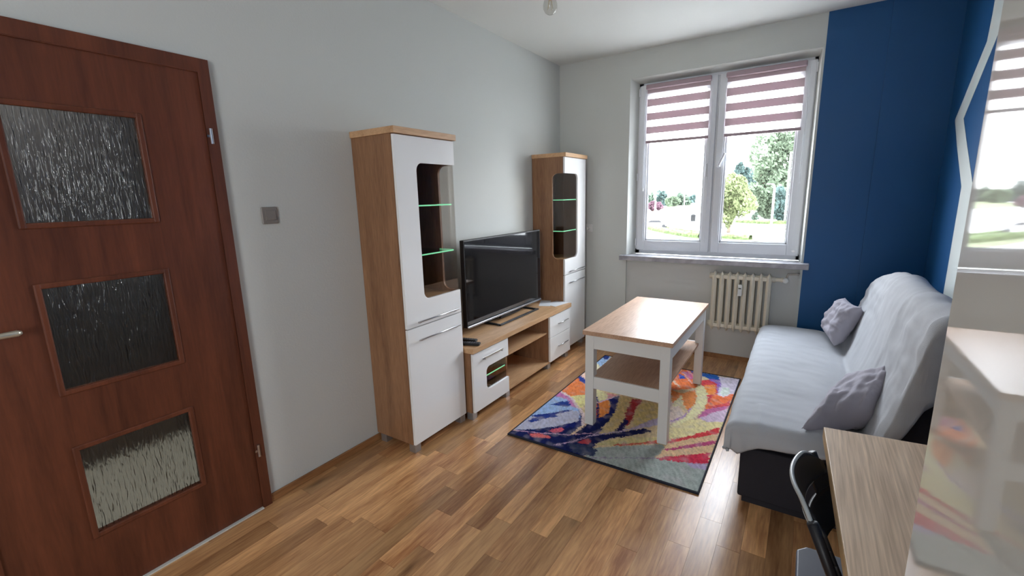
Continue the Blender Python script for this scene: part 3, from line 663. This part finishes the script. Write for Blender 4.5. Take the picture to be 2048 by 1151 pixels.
e_.box(RX0-q, RX0, RY0-q, RY0+RL+q, .0005, .011).box(RX0+RW, RX0+RW+q, RY0-q, RY0+RL+q, .0005, .011).box(RX0, RX0+RW, RY0-q, RY0, .0005, .011).box(RX0, RX0+RW, RY0+RL, RY0+RL+q, .0005, .011)
e_.build('binding', simple('navy_binding', (.012, .014, .028, 1), .9), rb, label='dark navy edge binding')
MB().box(RX0, RX0+RW, RY0, RY0+RL, .0005, .006).build('backing', M['sofa'], rb)

# ------------------------------------------------------------ radiator
t = thing('radiator', (1.78, -.05, .3), 'cream ribbed cast iron radiator under the window', 'radiator')
x0 = 1.575; n = 8; dx = .0598; ya, yb = -.128, -.012
for i in range(n):
    cx = x0+i*dx; s = MB()
    prof = [(cx-.0, ya), (cx+.020, ya+.022), (cx+.020, yb-.02), (cx, yb), (cx-.020, yb-.02), (cx-.020, ya+.022)]
    # main column with pointed front and pointed ends
    s.prism(prof, 'z', .335, .805)
    b0 = len(s.v); zt = .838; zl = .298
    for z, zp in ((.805, zt), (.335, zl)):
        k = len(s.v); s.v += [(p, q_, z) for p, q_ in prof] + [(cx, ya+.03, zp), (cx, yb-.03, zp)]
        s.f += [(k, k+1, k+6), (k+1, k+2, k+7, k+6), (k+2, k+3, k+7), (k+3, k+4, k+7), (k+4, k+5, k+6, k+7), (k+5, k, k+6)]
    s.build('radiator_section', M['cream_enamel'], t, bevel=.004)
s = MB()
for z in (.790, .352): MB().tube([(x0-.045, -.07, z), (x0+(n-1)*dx+.045, -.07, z)], .026, 14).build('header_pipe', M['cream_enamel'], t, smooth=True)
for i in range(n-1):
    for z in (.775, .335): MB().box(x0+i*dx+.012, x0+(i+1)*dx-.012, ya+.012, yb-.01, z, z+.033).build('section_joint', M['cream_enamel'], t, bevel=.006)
bx = MB().box(1.770, 1.802, ya-.028, ya+.004, .640, .738).build('heat_meter', M['white_plastic'], t, bevel=.004, label='white heat meter clipped to the front')
MB().box(1.776, 1.796, ya-.0295, ya-.027, .702, .712).build('display', M['lcd'], bx)
xr = x0+(n-1)*dx
s = MB().tube([(xr+.04, -.07, .79), (xr+.085, -.07, .79)], .016, 12).lathe([(0, 0), (.02, 0), (.02, .018), (0, .018)], (xr+.085, -.07, .79), 'x', 8)
s.build('valve', M['cream_enamel'], t)
s = MB().tube([(xr+.095, -.07, .79), (xr+.115, -.07, .79)], .012, 10).lathe([(0, -.02), (.019, -.018), (.022, 0.012), (.019, .03), (0, .032)], (xr+.118, -.095, .79), 'y', 16)
s.build('thermostat_knob', M['white_plastic'], t, smooth=True)
s = MB().tube([(xr+.11, -.07, .79), (xr+.12, -.06, .795), (xr+.13, -.035, .835), (xr+.2, -.03, .838), (2.195, -.03, .836), (2.197, .02, .836)], .009, 10)
s.build('supply_pipe', M['rust'], t, smooth=True)
s = MB().tube([(xr+.04, -.07, .352), (xr+.12, -.06, .352), (xr+.14, -.03, .33), (2.18, -.03, .335), (2.19, .02, .335)], .009, 10)
s.build('supply_pipe', M['rust'], t, smooth=True)

# ------------------------------------------------------------ wall switch, socket
t = thing('light_switch', (0, -3.131, 1.46), 'taupe single rocker light switch on the wall beside the door', 'light switch')
MB().box(0, .010, -3.172, -3.092, 1.420, 1.502).build('switch_plate', M['grey_plastic'], t, bevel=.006, seg=3)
MB().prism([(.009, 1.436), (.016, 1.440), (.012, 1.486), (.009, 1.486)], 'y', -3.156, -3.104).build('rocker', M['grey_plastic'], t, bevel=.001)
t = thing('wall_socket', (.335, 0, 1.19), 'white wall socket beside the corner cabinet', 'socket')
MB().box(.295, .372, -.010, 0, 1.150, 1.230).build('socket_plate', M['white_plastic'], t, bevel=.005)
MB().lathe([(0, -.004), (.018, -.006), (.020, -.013), (.026, -.013), (.027, -.010)], (.338, 0, 1.190), 'y', 24).build('socket_ring', M['white_plastic'], t)
t = thing('power_plug', (.31, -.03, 1.18), 'white plug and cord running down behind the corner cabinet', 'plug')
MB().lathe([(0, -.045), (.012, -.044), (.016, -.03), (.017, -.012), (0, -.008)], (.325, 0, 1.186), 'y', 14).build('plug_body', M['white_plastic'], t, smooth=True)
MB().tube([(.325, -.044, 1.186), (.320, -.052, 1.165), (.312, -.045, 1.11), (.305, -.03, 1.0), (.30, -.02, .8), (.30, -.015, .1)], .003, 8).build('cord', M['white_plastic'], t, smooth=True)

# ------------------------------------------------------------ ceiling bulb
t = thing('light_bulb', (1.24, -2.52, 2.26), 'bare clear filament bulb hanging from the ceiling', 'light bulb')
prof = [(0.0, 0), (.012, .002), (.022, .009), (.029, .022), (.030, .034), (.026, .052), (.018, .070), (.014, .082)]
MB().lathe(prof, (1.24, -2.52, 2.262), 'z', 24).build('glass_bulb', glass('bulb_glass', (.88, .88, .86, 1)), t, smooth=True)
MB().tube([(1.24, -2.52, 2.345), (1.24, -2.52, 2.37)], .014, 16).build('screw_base', M['chrome'], t, smooth=True)
s = MB().tube([(1.24, -2.52, 2.345), (1.24, -2.52, 2.315)], .004, 8)
for a in range(4): s.tube([(1.24+.004*math.cos(a*1.57), -2.52+.004*math.sin(a*1.57), 2.33), (1.24+.012*math.cos(a*1.57), -2.52+.012*math.sin(a*1.57), 2.282)], .0008, 5)
s.build('filament', simple('filament', (.55, .42, .22, 1), .4), t)
MB().tube([(1.24, -2.52, 2.37), (1.24, -2.52, 2.43)], .019, 16).build('lamp_holder', M['white_plastic'], t, smooth=True)
MB().tube([(1.24, -2.52, 2.43), (1.24, -2.52, H)], .003, 8).build('cable', M['white_plastic'], t)
# ------------------------------------------------------------ sofa
SY0, SY1 = -2.09, -.24
t = thing('sofa_bed', (2.4, -1.15, 0), 'dark charcoal sofa bed under a grey throw, against the blue wall', 'sofa')
MB().box(2.04, 2.72, SY0, SY1, .035, .30).build('storage_base', M['sofa'], t, bevel=.01)
MB().box(2.06, 2.70, SY0+.02, SY1-.02, 0.0, .035).build('plinth', M['sofa'], t)
MB().box(2.02, 2.54, SY0+.03, SY1-.02, .28, .395).build('seat_mattress', M['sofa'], t, bevel=.04, seg=4)
MB().prism([(2.56, .30), (2.57, .42), (2.73, .97), (2.82, .97), (2.90, .35), (2.90, .30)], 'y', SY0+.03, SY1-.62).build('backrest', M['sofa'], t, bevel=.04, seg=4)

# throw: a sheet swept along the sofa, draped over both ends
def smooth_poly(pts, n):
    P = [Vector(p) for p in pts]; out = []
    for i in range(len(P)-1):
        p0 = P[max(i-1, 0)]; p1 = P[i]; p2 = P[i+1]; p3 = P[min(i+2, len(P)-1)]
        for k in range(n):
            u = k/n
            out.append(0.5*((2*p1)+(p2-p0)*u+(2*p0-5*p1+4*p2-p3)*u*u+(3*p1-p0-3*p2+p3)*u**3))
    out.append(P[-1]); return out
# profile (x, z): front hem -> seat edge -> seat -> crease -> backrest -> crest -> behind
prof = smooth_poly([(1.985, .29), (1.968, .35), (1.975, .408), (2.03, .437), (2.16, .445), (2.34, .440), (2.46, .420), (2.508, .415), (2.530, .470), (2.575, .62), (2.625, .80), (2.665, .96), (2.715, 1.035), (2.79, 1.04), (2.86, .96), (2.90, .80), (2.915, .62)], 10)
ns = len(prof); NYS = 150; rows = []
hem_x = [(1.90, .300), (1.99, .305), (2.03, .285), (2.11, .338), (2.26, .358), (2.35, .362), (2.50, .40), (2.56, .46), (2.61, .535), (2.65, .609), (2.68, .669), (2.75, .74), (2.95, .80)]
def hem(x):
    for (a, za), (b_, zb_) in zip(hem_x[:-1], hem_x[1:]):
        if x <= b_: return za+(zb_-za)*(x-a)/(b_-a)
    return hem_x[-1][1]
def nz(x, y, z, s, o=0): return noise.noise(Vector((x*s+o, y*s, z*s)))
yN, yF = -2.135, -.19
R = .045
def throw_pt(i, v):
    """v in [-1..] : along y; returns point. v<0 near drape, 0..1 top, v>1 far drape"""
    p = prof[i]; x, z = p.x, p.y; s = i/(ns-1)
    sag = 0
    back = max(0, min(1, (x-2.52)/.12)) if i > ns*.45 else 0
    if 0 <= v <= 1:
        y = yN+R+(yF-yN-2*R)*v
        ed = min(v, 1-v)*(yF-yN); 
        z2 = z
        # crest drops towards the far end of the backrest
        far = max(0, (v-.55)/.45); hi = max(0, (z-.55)/.45)*back; z2 -= (.03*v+.11*far**1.6)*hi
        x2 = x - .02*hi
        return Vector((x2, y, z2)), 0
    if v < 0:
        p0, _ = throw_pt(i, 0); u = -v; top = p0.z; lo = min(top, hem(x)); bot = lo
        arc_ = min(u/.2, 1); th = arc_*math.pi/2
        if u <= .2: return Vector((p0.x, p0.y-R*math.sin(th), max(lo, p0.z-R*(1-math.cos(th))))), u
        k = (u-.2)/.8; return Vector((p0.x+.0*k, p0.y-R-.012*math.sin(k*2.2), max(lo, (top-R)*(1-k)+bot*k))), u
    p0, _ = throw_pt(i, 1); u = v-1; top = p0.z; bot = min(.30 if x < 2.5 else .42, top-.02)
    if u <= .2:
        th = u/.2*math.pi/2; return Vector((p0.x, p0.y+R*math.sin(th), p0.z-R*(1-math.cos(th)))), u
    k = (u-.2)/.8; return Vector((p0.x, p0.y+R, (top-R)*(1-k)+min(bot, top-R-.005)*k)), u
vs_ = [-1, -.9, -.8, -.7, -.6, -.5, -.4, -.3, -.2, -.15, -.1, -.05] + [k/NYS for k in range(NYS+1)] + [1.05, 1.1, 1.15, 1.2, 1.35, 1.5, 1.65, 1.8, 2.0]
for v in vs_:
    row = []
    for i in range(ns):
        q, u = throw_pt(i, v); x, y, z = q
        w = .010*nz(x, y, z, 3.2)+.0025*nz(x*1, y*2.0, z, 9, 3)
        # soft pulls radiating on the near end and front, long folds over the backrest
        w += .004*abs(nz(x*.9+y*.7, y*.4, z*1.2, 9, 11))*(1 if z > .5 else .5)
        if v < .12 or z < .38: w += .006*nz(x*3, 0, z*.6, 8, 5)
        if x > 2.55 and z > .5 and v < .30: w += .014*nz(x*1.2, y*1.6, z*2.6, 4, 2)+.007*abs(nz(x*.6, y*1.1, z*4.5, 4.5, 31))
        if x > 2.6 and v > .55: w += .014*nz(x*2, y*1.5, z*3, 6, 21)
        if z > .43 and x < 2.5: n_ = Vector((0, 0, 1))
        elif x < 2.0: n_ = Vector((-1, 0, .3))
        elif v < 0: n_ = Vector((0, -1, 0))
        else: n_ = Vector((-.9, 0, .35)) if x < 2.7 else Vector((0, 0, 1))
        row.append(q+n_*w)
    rows.append(row)
o = MB().grid(rows).build('sofa_throw', M['throw'], None, smooth=True, solid=.006)
tag(o, 'pale grey throw draped over the seat and back of the sofa', 'throw')

# ------------------------------------------------------------ pillows
def pillow(name, corners, puff, label, seed, n=44, wr=1.0, bend=0.0):
    """corners A,B,C,D (u-,v-),(u+,v-),(u+,v+),(u-,v+) of the seam; puff = thickness"""
    A, B, C_, D_ = [Vector(c) for c in corners]; cen = (A+B+C_+D_)/4
    nrm = (B-A).cross(D_-A).normalized()
    rows_ = []
    for side in (1, -1):
        rr = []
        for i in range(n+1):
            row = []
            for j in range(n+1):
                u, v = -1+2*i/n, -1+2*j/n
                uu = u*(1-.10*(1-v*v)*abs(u)**2); vv = v*(1-.10*(1-u*u)*abs(v)**2)
                a, b_ = (uu+1)/2, (vv+1)/2
                P = (A*(1-a)+B*a)*(1-b_)+(D_*(1-a)+C_*a)*b_
                e = max(0, (1-u**4))*max(0, (1-v**4)); th = puff*e**.55
                edge = 1-e
                # creases running in from the seams
                w = wr*(.020*noise.noise(Vector((u*3.1+seed, v*3.1, side)))*e**.3 + .012*abs(noise.noise(Vector((u*7+seed, v*2.4, side*3))))*min(1, e*3)*(.4+edge)
                        + .010*abs(noise.noise(Vector((u*2.4, v*7+seed, side*5))))*min(1, e*3)*(.4+edge))
                row.append(P+nrm*(side*(th+w*min(1, e*4))+bend*(1-u*u)))
            rr.append(row)
        rows_.append(rr)
    m_ = MB().grid(rows_[0]).grid(rows_[1])
    me = m_.mesh(name, cen); me.materials.append(M['pillow'])
    bm = bmesh.new(); bm.from_mesh(me); bmesh.ops.remove_doubles(bm, verts=bm.verts, dist=1e-5); bmesh.ops.recalc_face_normals(bm, faces=bm.faces); bm.to_mesh(me); bm.free()
    for f_ in me.polygons: f_.use_smooth = True
    o_ = bpy.data.objects.new(name, me); COL.objects.link(o_); o_.location = cen
    return tag(o_, label, 'pillow')
pillow('pillow', [(2.445, -.70, .462), (2.385, -.33, .485), (2.50, -.34, .735), (2.575, -.62, .735)], .065, 'small grey pillow at the window end of the sofa, leaning on the backrest', 2.3)
pillow('pillow', [(2.275, -2.095, .462), (2.545, -1.92, .50), (2.665, -1.63, .655), (2.45, -1.50, .50)], .082, 'grey pillow at the near end of the sofa, beside the desk', 8.1)

# ------------------------------------------------------------ desk
DA, DB, DC, DD = (2.323, -2.638), (2.962, -2.575), (2.962, -3.93), (2.372, -3.93)
t = thing('desk', (2.65, -3.2, 0), 'oak-topped desk along the right wall, beside the glossy white cabinet', 'desk')
MB().prism([DA, DB, DC, DD], 'z', .702, .740).build('desktop', M['desk'], t, bevel=.0015)
MB().prism([(DA[0]-.0012, DA[1]), (DA[0], DA[1]), DD, (DD[0]-.0012, DD[1])], 'z', .703, .739).build('edge_banding', M['desk_edge'], t)
for x, y in ((2.46, -2.72), (2.90, -2.68), (2.46, -3.86), (2.90, -3.86)): MB().box(x, x+.045, y, y+.045, 0, .702).build('leg', M['white_lac'], t, bevel=.002)
MB().box(2.49, 2.92, -2.700, -2.685, .62, .702).box(2.905, 2.920, -3.83, -2.69, .62, .702).build('apron', M['white_lac'], t)

# ------------------------------------------------------------ folding chair
t = thing('folding_chair', (2.45, -3.02, 0), 'black folding chair with a slotted curved back, pushed under the desk', 'chair')
def bow(y, z):      # curved backrest plan: bulges away from the desk
    c = -3.02; k = (y-c)/.19
    return 2.242+.062*k*k + (.755-z)*.42
y0, y1 = -3.20, -2.84; zt, zb_ = .768, .555
def back_strip(z0, z1, ya, yb, rtop=0):
    rows_ = []
    nz_ = 8; ny_ = 26
    for k in range(nz_+1):
        row = []
        for j in range(ny_+1):
            yy = ya+(yb-ya)*j/ny_; a = abs((yy-(ya+yb)/2)/((yb-ya)/2))
            top = z1-rtop*max(0, a-.55)**2/.2; bot = z0
            zz = bot+(top-bot)*k/nz_
            row.append((bow(yy, zz), yy, zz))
        rows_.append(row)
    return rows_
s = MB().grid(back_strip(.690, zt, y0, y1, .045)).grid(back_strip(zb_, .655, y0, y1)).grid(back_strip(.655, .690, y0, y0+.07)).grid(back_strip(.655, .690, y1-.07, y1))
s.build('backrest', M['black'], t, smooth=True, solid=-.008)
top = [(bow(yy, zt)+.003, yy, zt-.045*max(0, abs((yy+3.02)/.18)-.55)**2/.2+.001) for yy in [y0+(y1-y0)*k/26 for k in range(27)]]
M['rim'] = simple('backrest_edge_highlight', (0.42, 0.45, 0.46, 1), 0.35)  # pale colour paints the light caught on the black back's edges
s = MB().tube(top, .0055, 8); s.tube([(bow(yy, .69)+.003, yy, .690) for yy in [y0+.07+(y1-y0-.14)*k/16 for k in range(17)]], .005, 8)
s.build('backrest_highlight', M['rim'], t, smooth=True, label='backrest edges with the caught light coloured in')
for y in (-3.195, -2.845):
    s = MB().tube([(2.288, y, .745), (2.355, y, .58), (2.42, y, .43), (2.52, y, .19), (2.60, y, .0)], .0125, 10); s.build('front_leg', M['black_metal'], t, smooth=True)
    yy = y+(.03 if y < -3 else -.03)
    s = MB().tube([(2.60, yy, .42), (2.45, yy, .26), (2.31, yy, .11), (2.225, yy, .0)], .010, 10); s.build('rear_leg', M['black_metal'], t, smooth=True)
s = MB().tube([(2.50, -3.195, .18), (2.50, -2.845, .18)], .009, 8).build('crossbar', M['black_metal'], t, smooth=True); s = MB().tube([(2.27, -3.16, .07), (2.27, -2.88, .07)], .009, 8).build('crossbar', M['black_metal'], t, smooth=True)
seat = [(2.275, -3.17), (2.275, -2.90), (2.30, -2.872), (2.62, -2.862), (2.66, -2.90), (2.66, -3.14), (2.62, -3.178), (2.30, -3.19)]
MB().prism(seat, 'z', .428, .446).build('seat', M['navy_seat'], t, bevel=.006, seg=3)

# ------------------------------------------------------------ tall glossy cabinet at the right edge
t = thing('tall_cabinet', (2.63, -4.4, 0), 'tall glossy white cabinet at the right edge, reflecting the window', 'cabinet')
XM = 2.292; YE = -3.985
MB().box(XM+.0, 2.965, -5.0, YE, .08, 2.05).build('body', M['fridge'], t, bevel=.0015)
MB().box(XM+.03, 2.95, -4.98, YE-.03, 0, .08).build('plinth', M['black'], t)

# ------------------------------------------------------------ outside
ZG = -4.5
def outmat(name, c, r=.9, mot=.25, ms=.4): return simple(name, c, r, spec=.1, mottled=mot, mscale=ms)
struct(MB().box(-260, 200, .6, 420, ZG-.2, ZG).build('ground', outmat('pavement', (.36, .355, .34, 1), mot=.08)))
lawn = outmat('lawn_grass', (.10, .11, .06, 1), mot=.2, ms=.6); hedgem = outmat('hedge_leaves', (.055, .075, .030, 1), mot=.5, ms=3)
def flat(name, pts, z, mt): return struct(MB().prism(pts, 'z', ZG, ZG+z).build(name, mt))
flat('lawn', [(-22, 73), (-18, 80), (-9.8, 66), (-9, 58), (-11, 55)], .05, lawn)
flat('lawn', [(-7.9, 66), (-7.0, 59), (1, 57), (2, 72), (-4, 74)], .05, lawn)
flat('lawn', [(-11, 93), (-6, 78), (3, 78), (6, 104), (-6, 104)], .05, lawn)
flat('lawn', [(-60, 200), (-36, 160), (-20, 200), (-40, 330)], .05, lawn)
def hedge(pts, w, h, label):
    rows_ = []; P = smooth_poly([(a, b_) for a, b_ in pts], 10)
    for i, p in enumerate(P):
        d = (P[min(i+1, len(P)-1)]-P[max(i-1, 0)]).normalized(); nn = Vector((-d.y, d.x)); r = []
        for k, (a, z) in enumerate(((-1, 0), (-1, .6), (-.7, 1), (0, 1.05), (.7, 1), (1, .6), (1, 0))):
            q = Vector((p.x+nn.x*a*w/2, p.y+nn.y*a*w/2, ZG+z*h)); r.append(q+Vector((nz(q.x, q.y, q.z, 2)*.15, nz(q.x, q.y, q.z, 2, 5)*.15, nz(q.x, q.y, q.z, 2, 9)*.15*(z > 0))))
        rows_.append(r)
    o_ = MB().grid(rows_).build('hedge', hedgem); return tag(o_, label, 'hedge')
hedge([(-21.5, 76), (-17, 69), (-12, 62.5), (-9.4, 60)], 1.1, .7, 'low clipped hedge strip beyond the left pane, nearest the building')
hedge([(-17.6, 75.3), (-15, 71), (-11, 66), (-9.6, 64)], .8, .5, 'low hedge strip beyond the left pane, second from the building')
hedge([(-7.0, 61), (-5.0, 60), (-3.5, 59.5)], 1.0, .6, 'low hedge strip beyond the right pane, in front of the round tree')
hedge([(-9.4, 96), (-6, 93.5), (-3, 92), (3, 93)], .9, .6, 'long low hedge beyond the right pane, behind the lawn')
def leafmat(name, c): 
    m = bpy.data.materials.new(name); m.use_nodes = True; nt = m.node_tree; nt.nodes.clear()
    d_ = N(nt, 'ShaderNodeBsdfDiffuse'); t_ = N(nt, 'ShaderNodeBsdfTranslucent'); x_ = N(nt, 'ShaderNodeMixShader'); x_.inputs[0].default_value = .4; o_ = N(nt, 'ShaderNodeOutputMaterial')
    tc = N(nt, 'ShaderNodeTexCoord'); no = N(nt, 'ShaderNodeTexNoise'); no.inputs['Scale'].default_value = .9; no.inputs['Detail'].default_value = 4
    rp = N(nt, 'ShaderNodeValToRGB'); rp.color_ramp.elements[0].position = .35; rp.color_ramp.elements[0].color = tuple(v*.55 for v in c[:3])+(1,); rp.color_ramp.elements[1].position = .65; rp.color_ramp.elements[1].color = c
    nt.links.new(tc.outputs['Object'], no.inputs['Vector']); nt.links.new(no.outputs['Fac'], rp.inputs[0])
    for n_ in (d_, t_): nt.links.new(rp.outputs[0], n_.inputs[0])
    nt.links.new(d_.outputs[0], x_.inputs[1]); nt.links.new(t_.outputs[0], x_.inputs[2]); nt.links.new(x_.outputs[0], o_.inputs[0]); return m
bark = outmat('bark', (.10, .08, .06, 1), mot=.2, ms=3)
def tree(name, x, y, zt, zb, rx, mt, label, nleaf=2600, ls=.35, cone=.25, seed=1, group=None, trunk_r=.22):
    t = thing(name, (x, y, ZG), label, 'tree', group); r_ = random.Random(seed)
    s = MB(); zc = (zt+zb)/2; hz_ = (zt-zb)/2
    blobs = [(Vector((r_.gauss(0, .35), r_.gauss(0, .35), r_.uniform(-.8, .85))), r_.uniform(.25, .5)) for _ in range(26)]
    for k in range(nleaf):
        c, br = r_.choice(blobs); d = Vector((r_.gauss(0, 1), r_.gauss(0, 1), r_.gauss(0, 1))).normalized()*br*r_.uniform(.75, 1.05)
        q = c+d; shr = 1-cone*(q.z+.3) if q.z > -.3 else 1+.8*(q.z+.3)
        P = Vector((x+q.x*rx*shr*1.15, y+q.y*rx*shr*1.15, zc+q.z*hz_*.92))
        a = Vector((r_.gauss(0, 1), r_.gauss(0, 1), r_.gauss(0, 1))).normalized(); b2 = a.orthogonal().normalized()*ls*r_.uniform(.5, 1); a = a.cross(b2).normalized()*ls*r_.uniform(.5, 1)
        b0 = len(s.v); s.v += [tuple(P-a), tuple(P+b2*.7), tuple(P+a), tuple(P-b2*.7)]; s.f.append((b0, b0+1, b0+2, b0+3))
    org = Vector((x, y, ZG)); me = bpy.data.meshes.new('crown'); me.from_pydata([tuple(Vector(v)-org) for v in s.v], [], s.f); me.materials.append(mt)
    o_ = bpy.data.objects.new('crown', me); COL.objects.link(o_); o_.parent = t
    s = MB().tube([(x, y, ZG), (x+.1, y, (ZG+zb)/2), (x, y, zc)], trunk_r, 8, rr=[trunk_r*1.3, trunk_r, trunk_r*.5])
    for k in range(4): s.tube([(x, y, zb+.2*hz_), (x+rx*.5*math.cos(k*1.6), y+rx*.5*math.sin(k*1.6), zc)], trunk_r*.35, 6)
    s.build('trunk', bark, t, smooth=True); return t
L1 = leafmat('yellow_green_leaves', (.19, .22, .11, 1)); L2 = leafmat('mid_green_leaves', (.12, .16, .12, 1)); L3 = leafmat('blue_green_needles', (.085, .125, .115, 1)); L4 = leafmat('plum_leaves', (.14, .08, .10, 1)); L5 = leafmat('pale_green_leaves', (.145, .185, .125, 1))  # leaf greens greyed paler to stand in for haze
def at(px, py, Y):      # helper used once to place distant things: point on the ray of a photo pixel at depth Y
    r = _F+_R*((px-1024)/896.387)+_U*((575.5-py)/896.387); k = (Y+4.349)/r.y
    return 2.2147+r.x*k, 1.516+r.z*k
def tree_px(name, px, ptop, pbot, hw, Y, mt, label, **k):
    x, zt = at(px, ptop, Y); _, zb = at(px, pbot, Y); x2, _ = at(px+hw, pbot, Y)
    return tree(name, x, Y, zt, zb, abs(x2-x), mt, label, **k)
tree_px('round_tree', 1464, 350, 449, 34, 70.6, L1, 'yellow-green broadleaf tree beyond the window, nearest one', nleaf=8500, ls=.33, seed=3)
tree_px('tall_tree', 1560, 256, 436, 46, 112, L5, 'tall pale green tree beyond the right pane, the tallest', nleaf=14000, ls=.6, seed=5, cone=.15, trunk_r=.5)
tree_px('bushy_tree', 1577, 372, 446, 24, 99, L3, 'dark bushy tree low beside the blue wall, below the tallest tree', nleaf=7000, ls=.42, seed=8, cone=.1)
tree_px('spruce_tree', 1480, 330, 430, 22, 165, L3, 'dark blue-green tree behind the yellow-green tree', nleaf=4600, ls=.8, seed=11, cone=.5)
tree_px('spruce_tree', 1500, 345, 432, 13, 178, L3, 'dark blue-green tree just left of the tallest tree', nleaf=2200, ls=.7, seed=12, cone=.5)
tree_px('round_shrub', 1511, 424, 441, 6, 105, L2, 'small round shrub near the lamp posts', nleaf=700, ls=.25, seed=13)
tree_px('plum_tree', 1306, 402, 422, 9, 158, L4, 'dark plum-leaved tree at the far left of the view', nleaf=900, ls=.5, seed=14)
tree_px('plum_tree', 1318, 404, 420, 8, 166, L4, 'plum-leaved tree just right of the leftmost one', nleaf=900, ls=.5, seed=15)
for i, (px, pt, hw, Y, mt, lb) in enumerate(((1302, 388, 10, 230, L2, 'hazy green distant tree, leftmost of the far row beyond the road'), (1324, 382, 12, 235, L3, 'hazy blue-green distant tree, second from the left in the far row'),
        (1345, 392, 11, 220, L5, 'hazy pale green distant tree in the middle of the far row'), (1364, 385, 12, 240, L2, 'hazy green distant tree, second from the right in the far row'),
        (1387, 390, 10, 300, L3, 'hazy blue-green distant tree, rightmost of the far row beyond the left pane'), (1511, 388, 9, 215, L2, 'hazy distant tree just left of the tallest tree, behind the far lamp post'))):
    tree_px('distant_tree', px, pt, 417 if px < 1430 else 432, hw, Y, mt, lb, nleaf=1100, ls=.9, seed=30+i, group='distant trees beyond the road')
postm = outmat('lamp_post_paint', (.55, .56, .56, 1), mot=.02)
def lamp_post(px, pt, pb, w, label):
    r = _F+_R*((px-1024)/896.387)+_U*((575.5-pb)/896.387); k = (ZG-1.516)/r.z; x, y = 2.2147+r.x*k, -4.349+r.y*k; _, zt = at(px, pt, y)
    t = thing('lamp_post', (x, y, ZG), label, 'street lamp')
    MB().tube([(x, y, ZG), (x, y, zt-.2), (x-.15, y, zt), (x-.5, y-.1, zt+.10)], w, 8, rr=[w*1.3, w, w*.8, w*.6]).build('pole', postm, t, smooth=True)
    MB().box(x-1.0, x-.5, y-.2, y+.0, zt+.04, zt+.16).build('lamp_head', postm, t)
lamp_post(1541, 369, 467, .13, 'street lamp post in front of the tallest tree, the tallest lamp')
lamp_post(1519, 393, 431, .16, 'street lamp post further away, left of the tallest lamp')
lamp_post(1310, 384, 426, .20, 'street lamp post at the far left by the plum-leaved trees')
lamp_post(1368, 384, 415, .20, 'street lamp post beyond the middle of the left pane')
lamp_post(1392, 380, 413, .22, 'street lamp post nearest the right edge of the left pane')
cx, cy = -18.58, 99.9
t = thing('advertising_column', (cx, cy, ZG), 'small dark pillar standing on the pavement beyond the left pane', 'pillar')
MB().lathe([(0, 0), (.5, 0), (.5, 1.2), (.55, 1.25), (.3, 1.5), (0, 1.55)], (cx, cy, ZG), 'z', 16).build('pillar_body', outmat('pillar_paint', (.015, .015, .015, 1)), t)
# parked car
cx, cy = -20.6, 79.5
t = thing('car', (cx, cy, ZG), 'pale car on the road, lower left of the left pane', 'car')
MB().prism([(cx-2.1, ZG+.3), (cx+2.1, ZG+.3), (cx+2.1, ZG+.8), (cx+1.2, ZG+.95), (cx+.6, ZG+1.4), (cx-1.1, ZG+1.4), (cx-1.8, ZG+.95), (cx-2.1, ZG+.9)], 'y', cy-.85, cy+.85).build('car_body', simple('pale_car_paint', (.55, .56, .58, 1), .25), t, bevel=.08)
MB().prism([(cx+1.1, ZG+.95), (cx+.55, ZG+1.33), (cx-1.05, ZG+1.33), (cx-1.65, ZG+.95)], 'y', cy-.87, cy+.87).build('car_windows', M['black_gloss'], t)
for dx_ in (-1.3, 1.3):
    for dy_ in (-.88, .70): MB().lathe([(0, 0), (.32, 0), (.32, .18), (0, .18)], (cx+dx_, cy+dy_, ZG+.32), 'y', 16).build('wheel', M['black'], t)
print('TOTAL', len(bpy.data.objects))
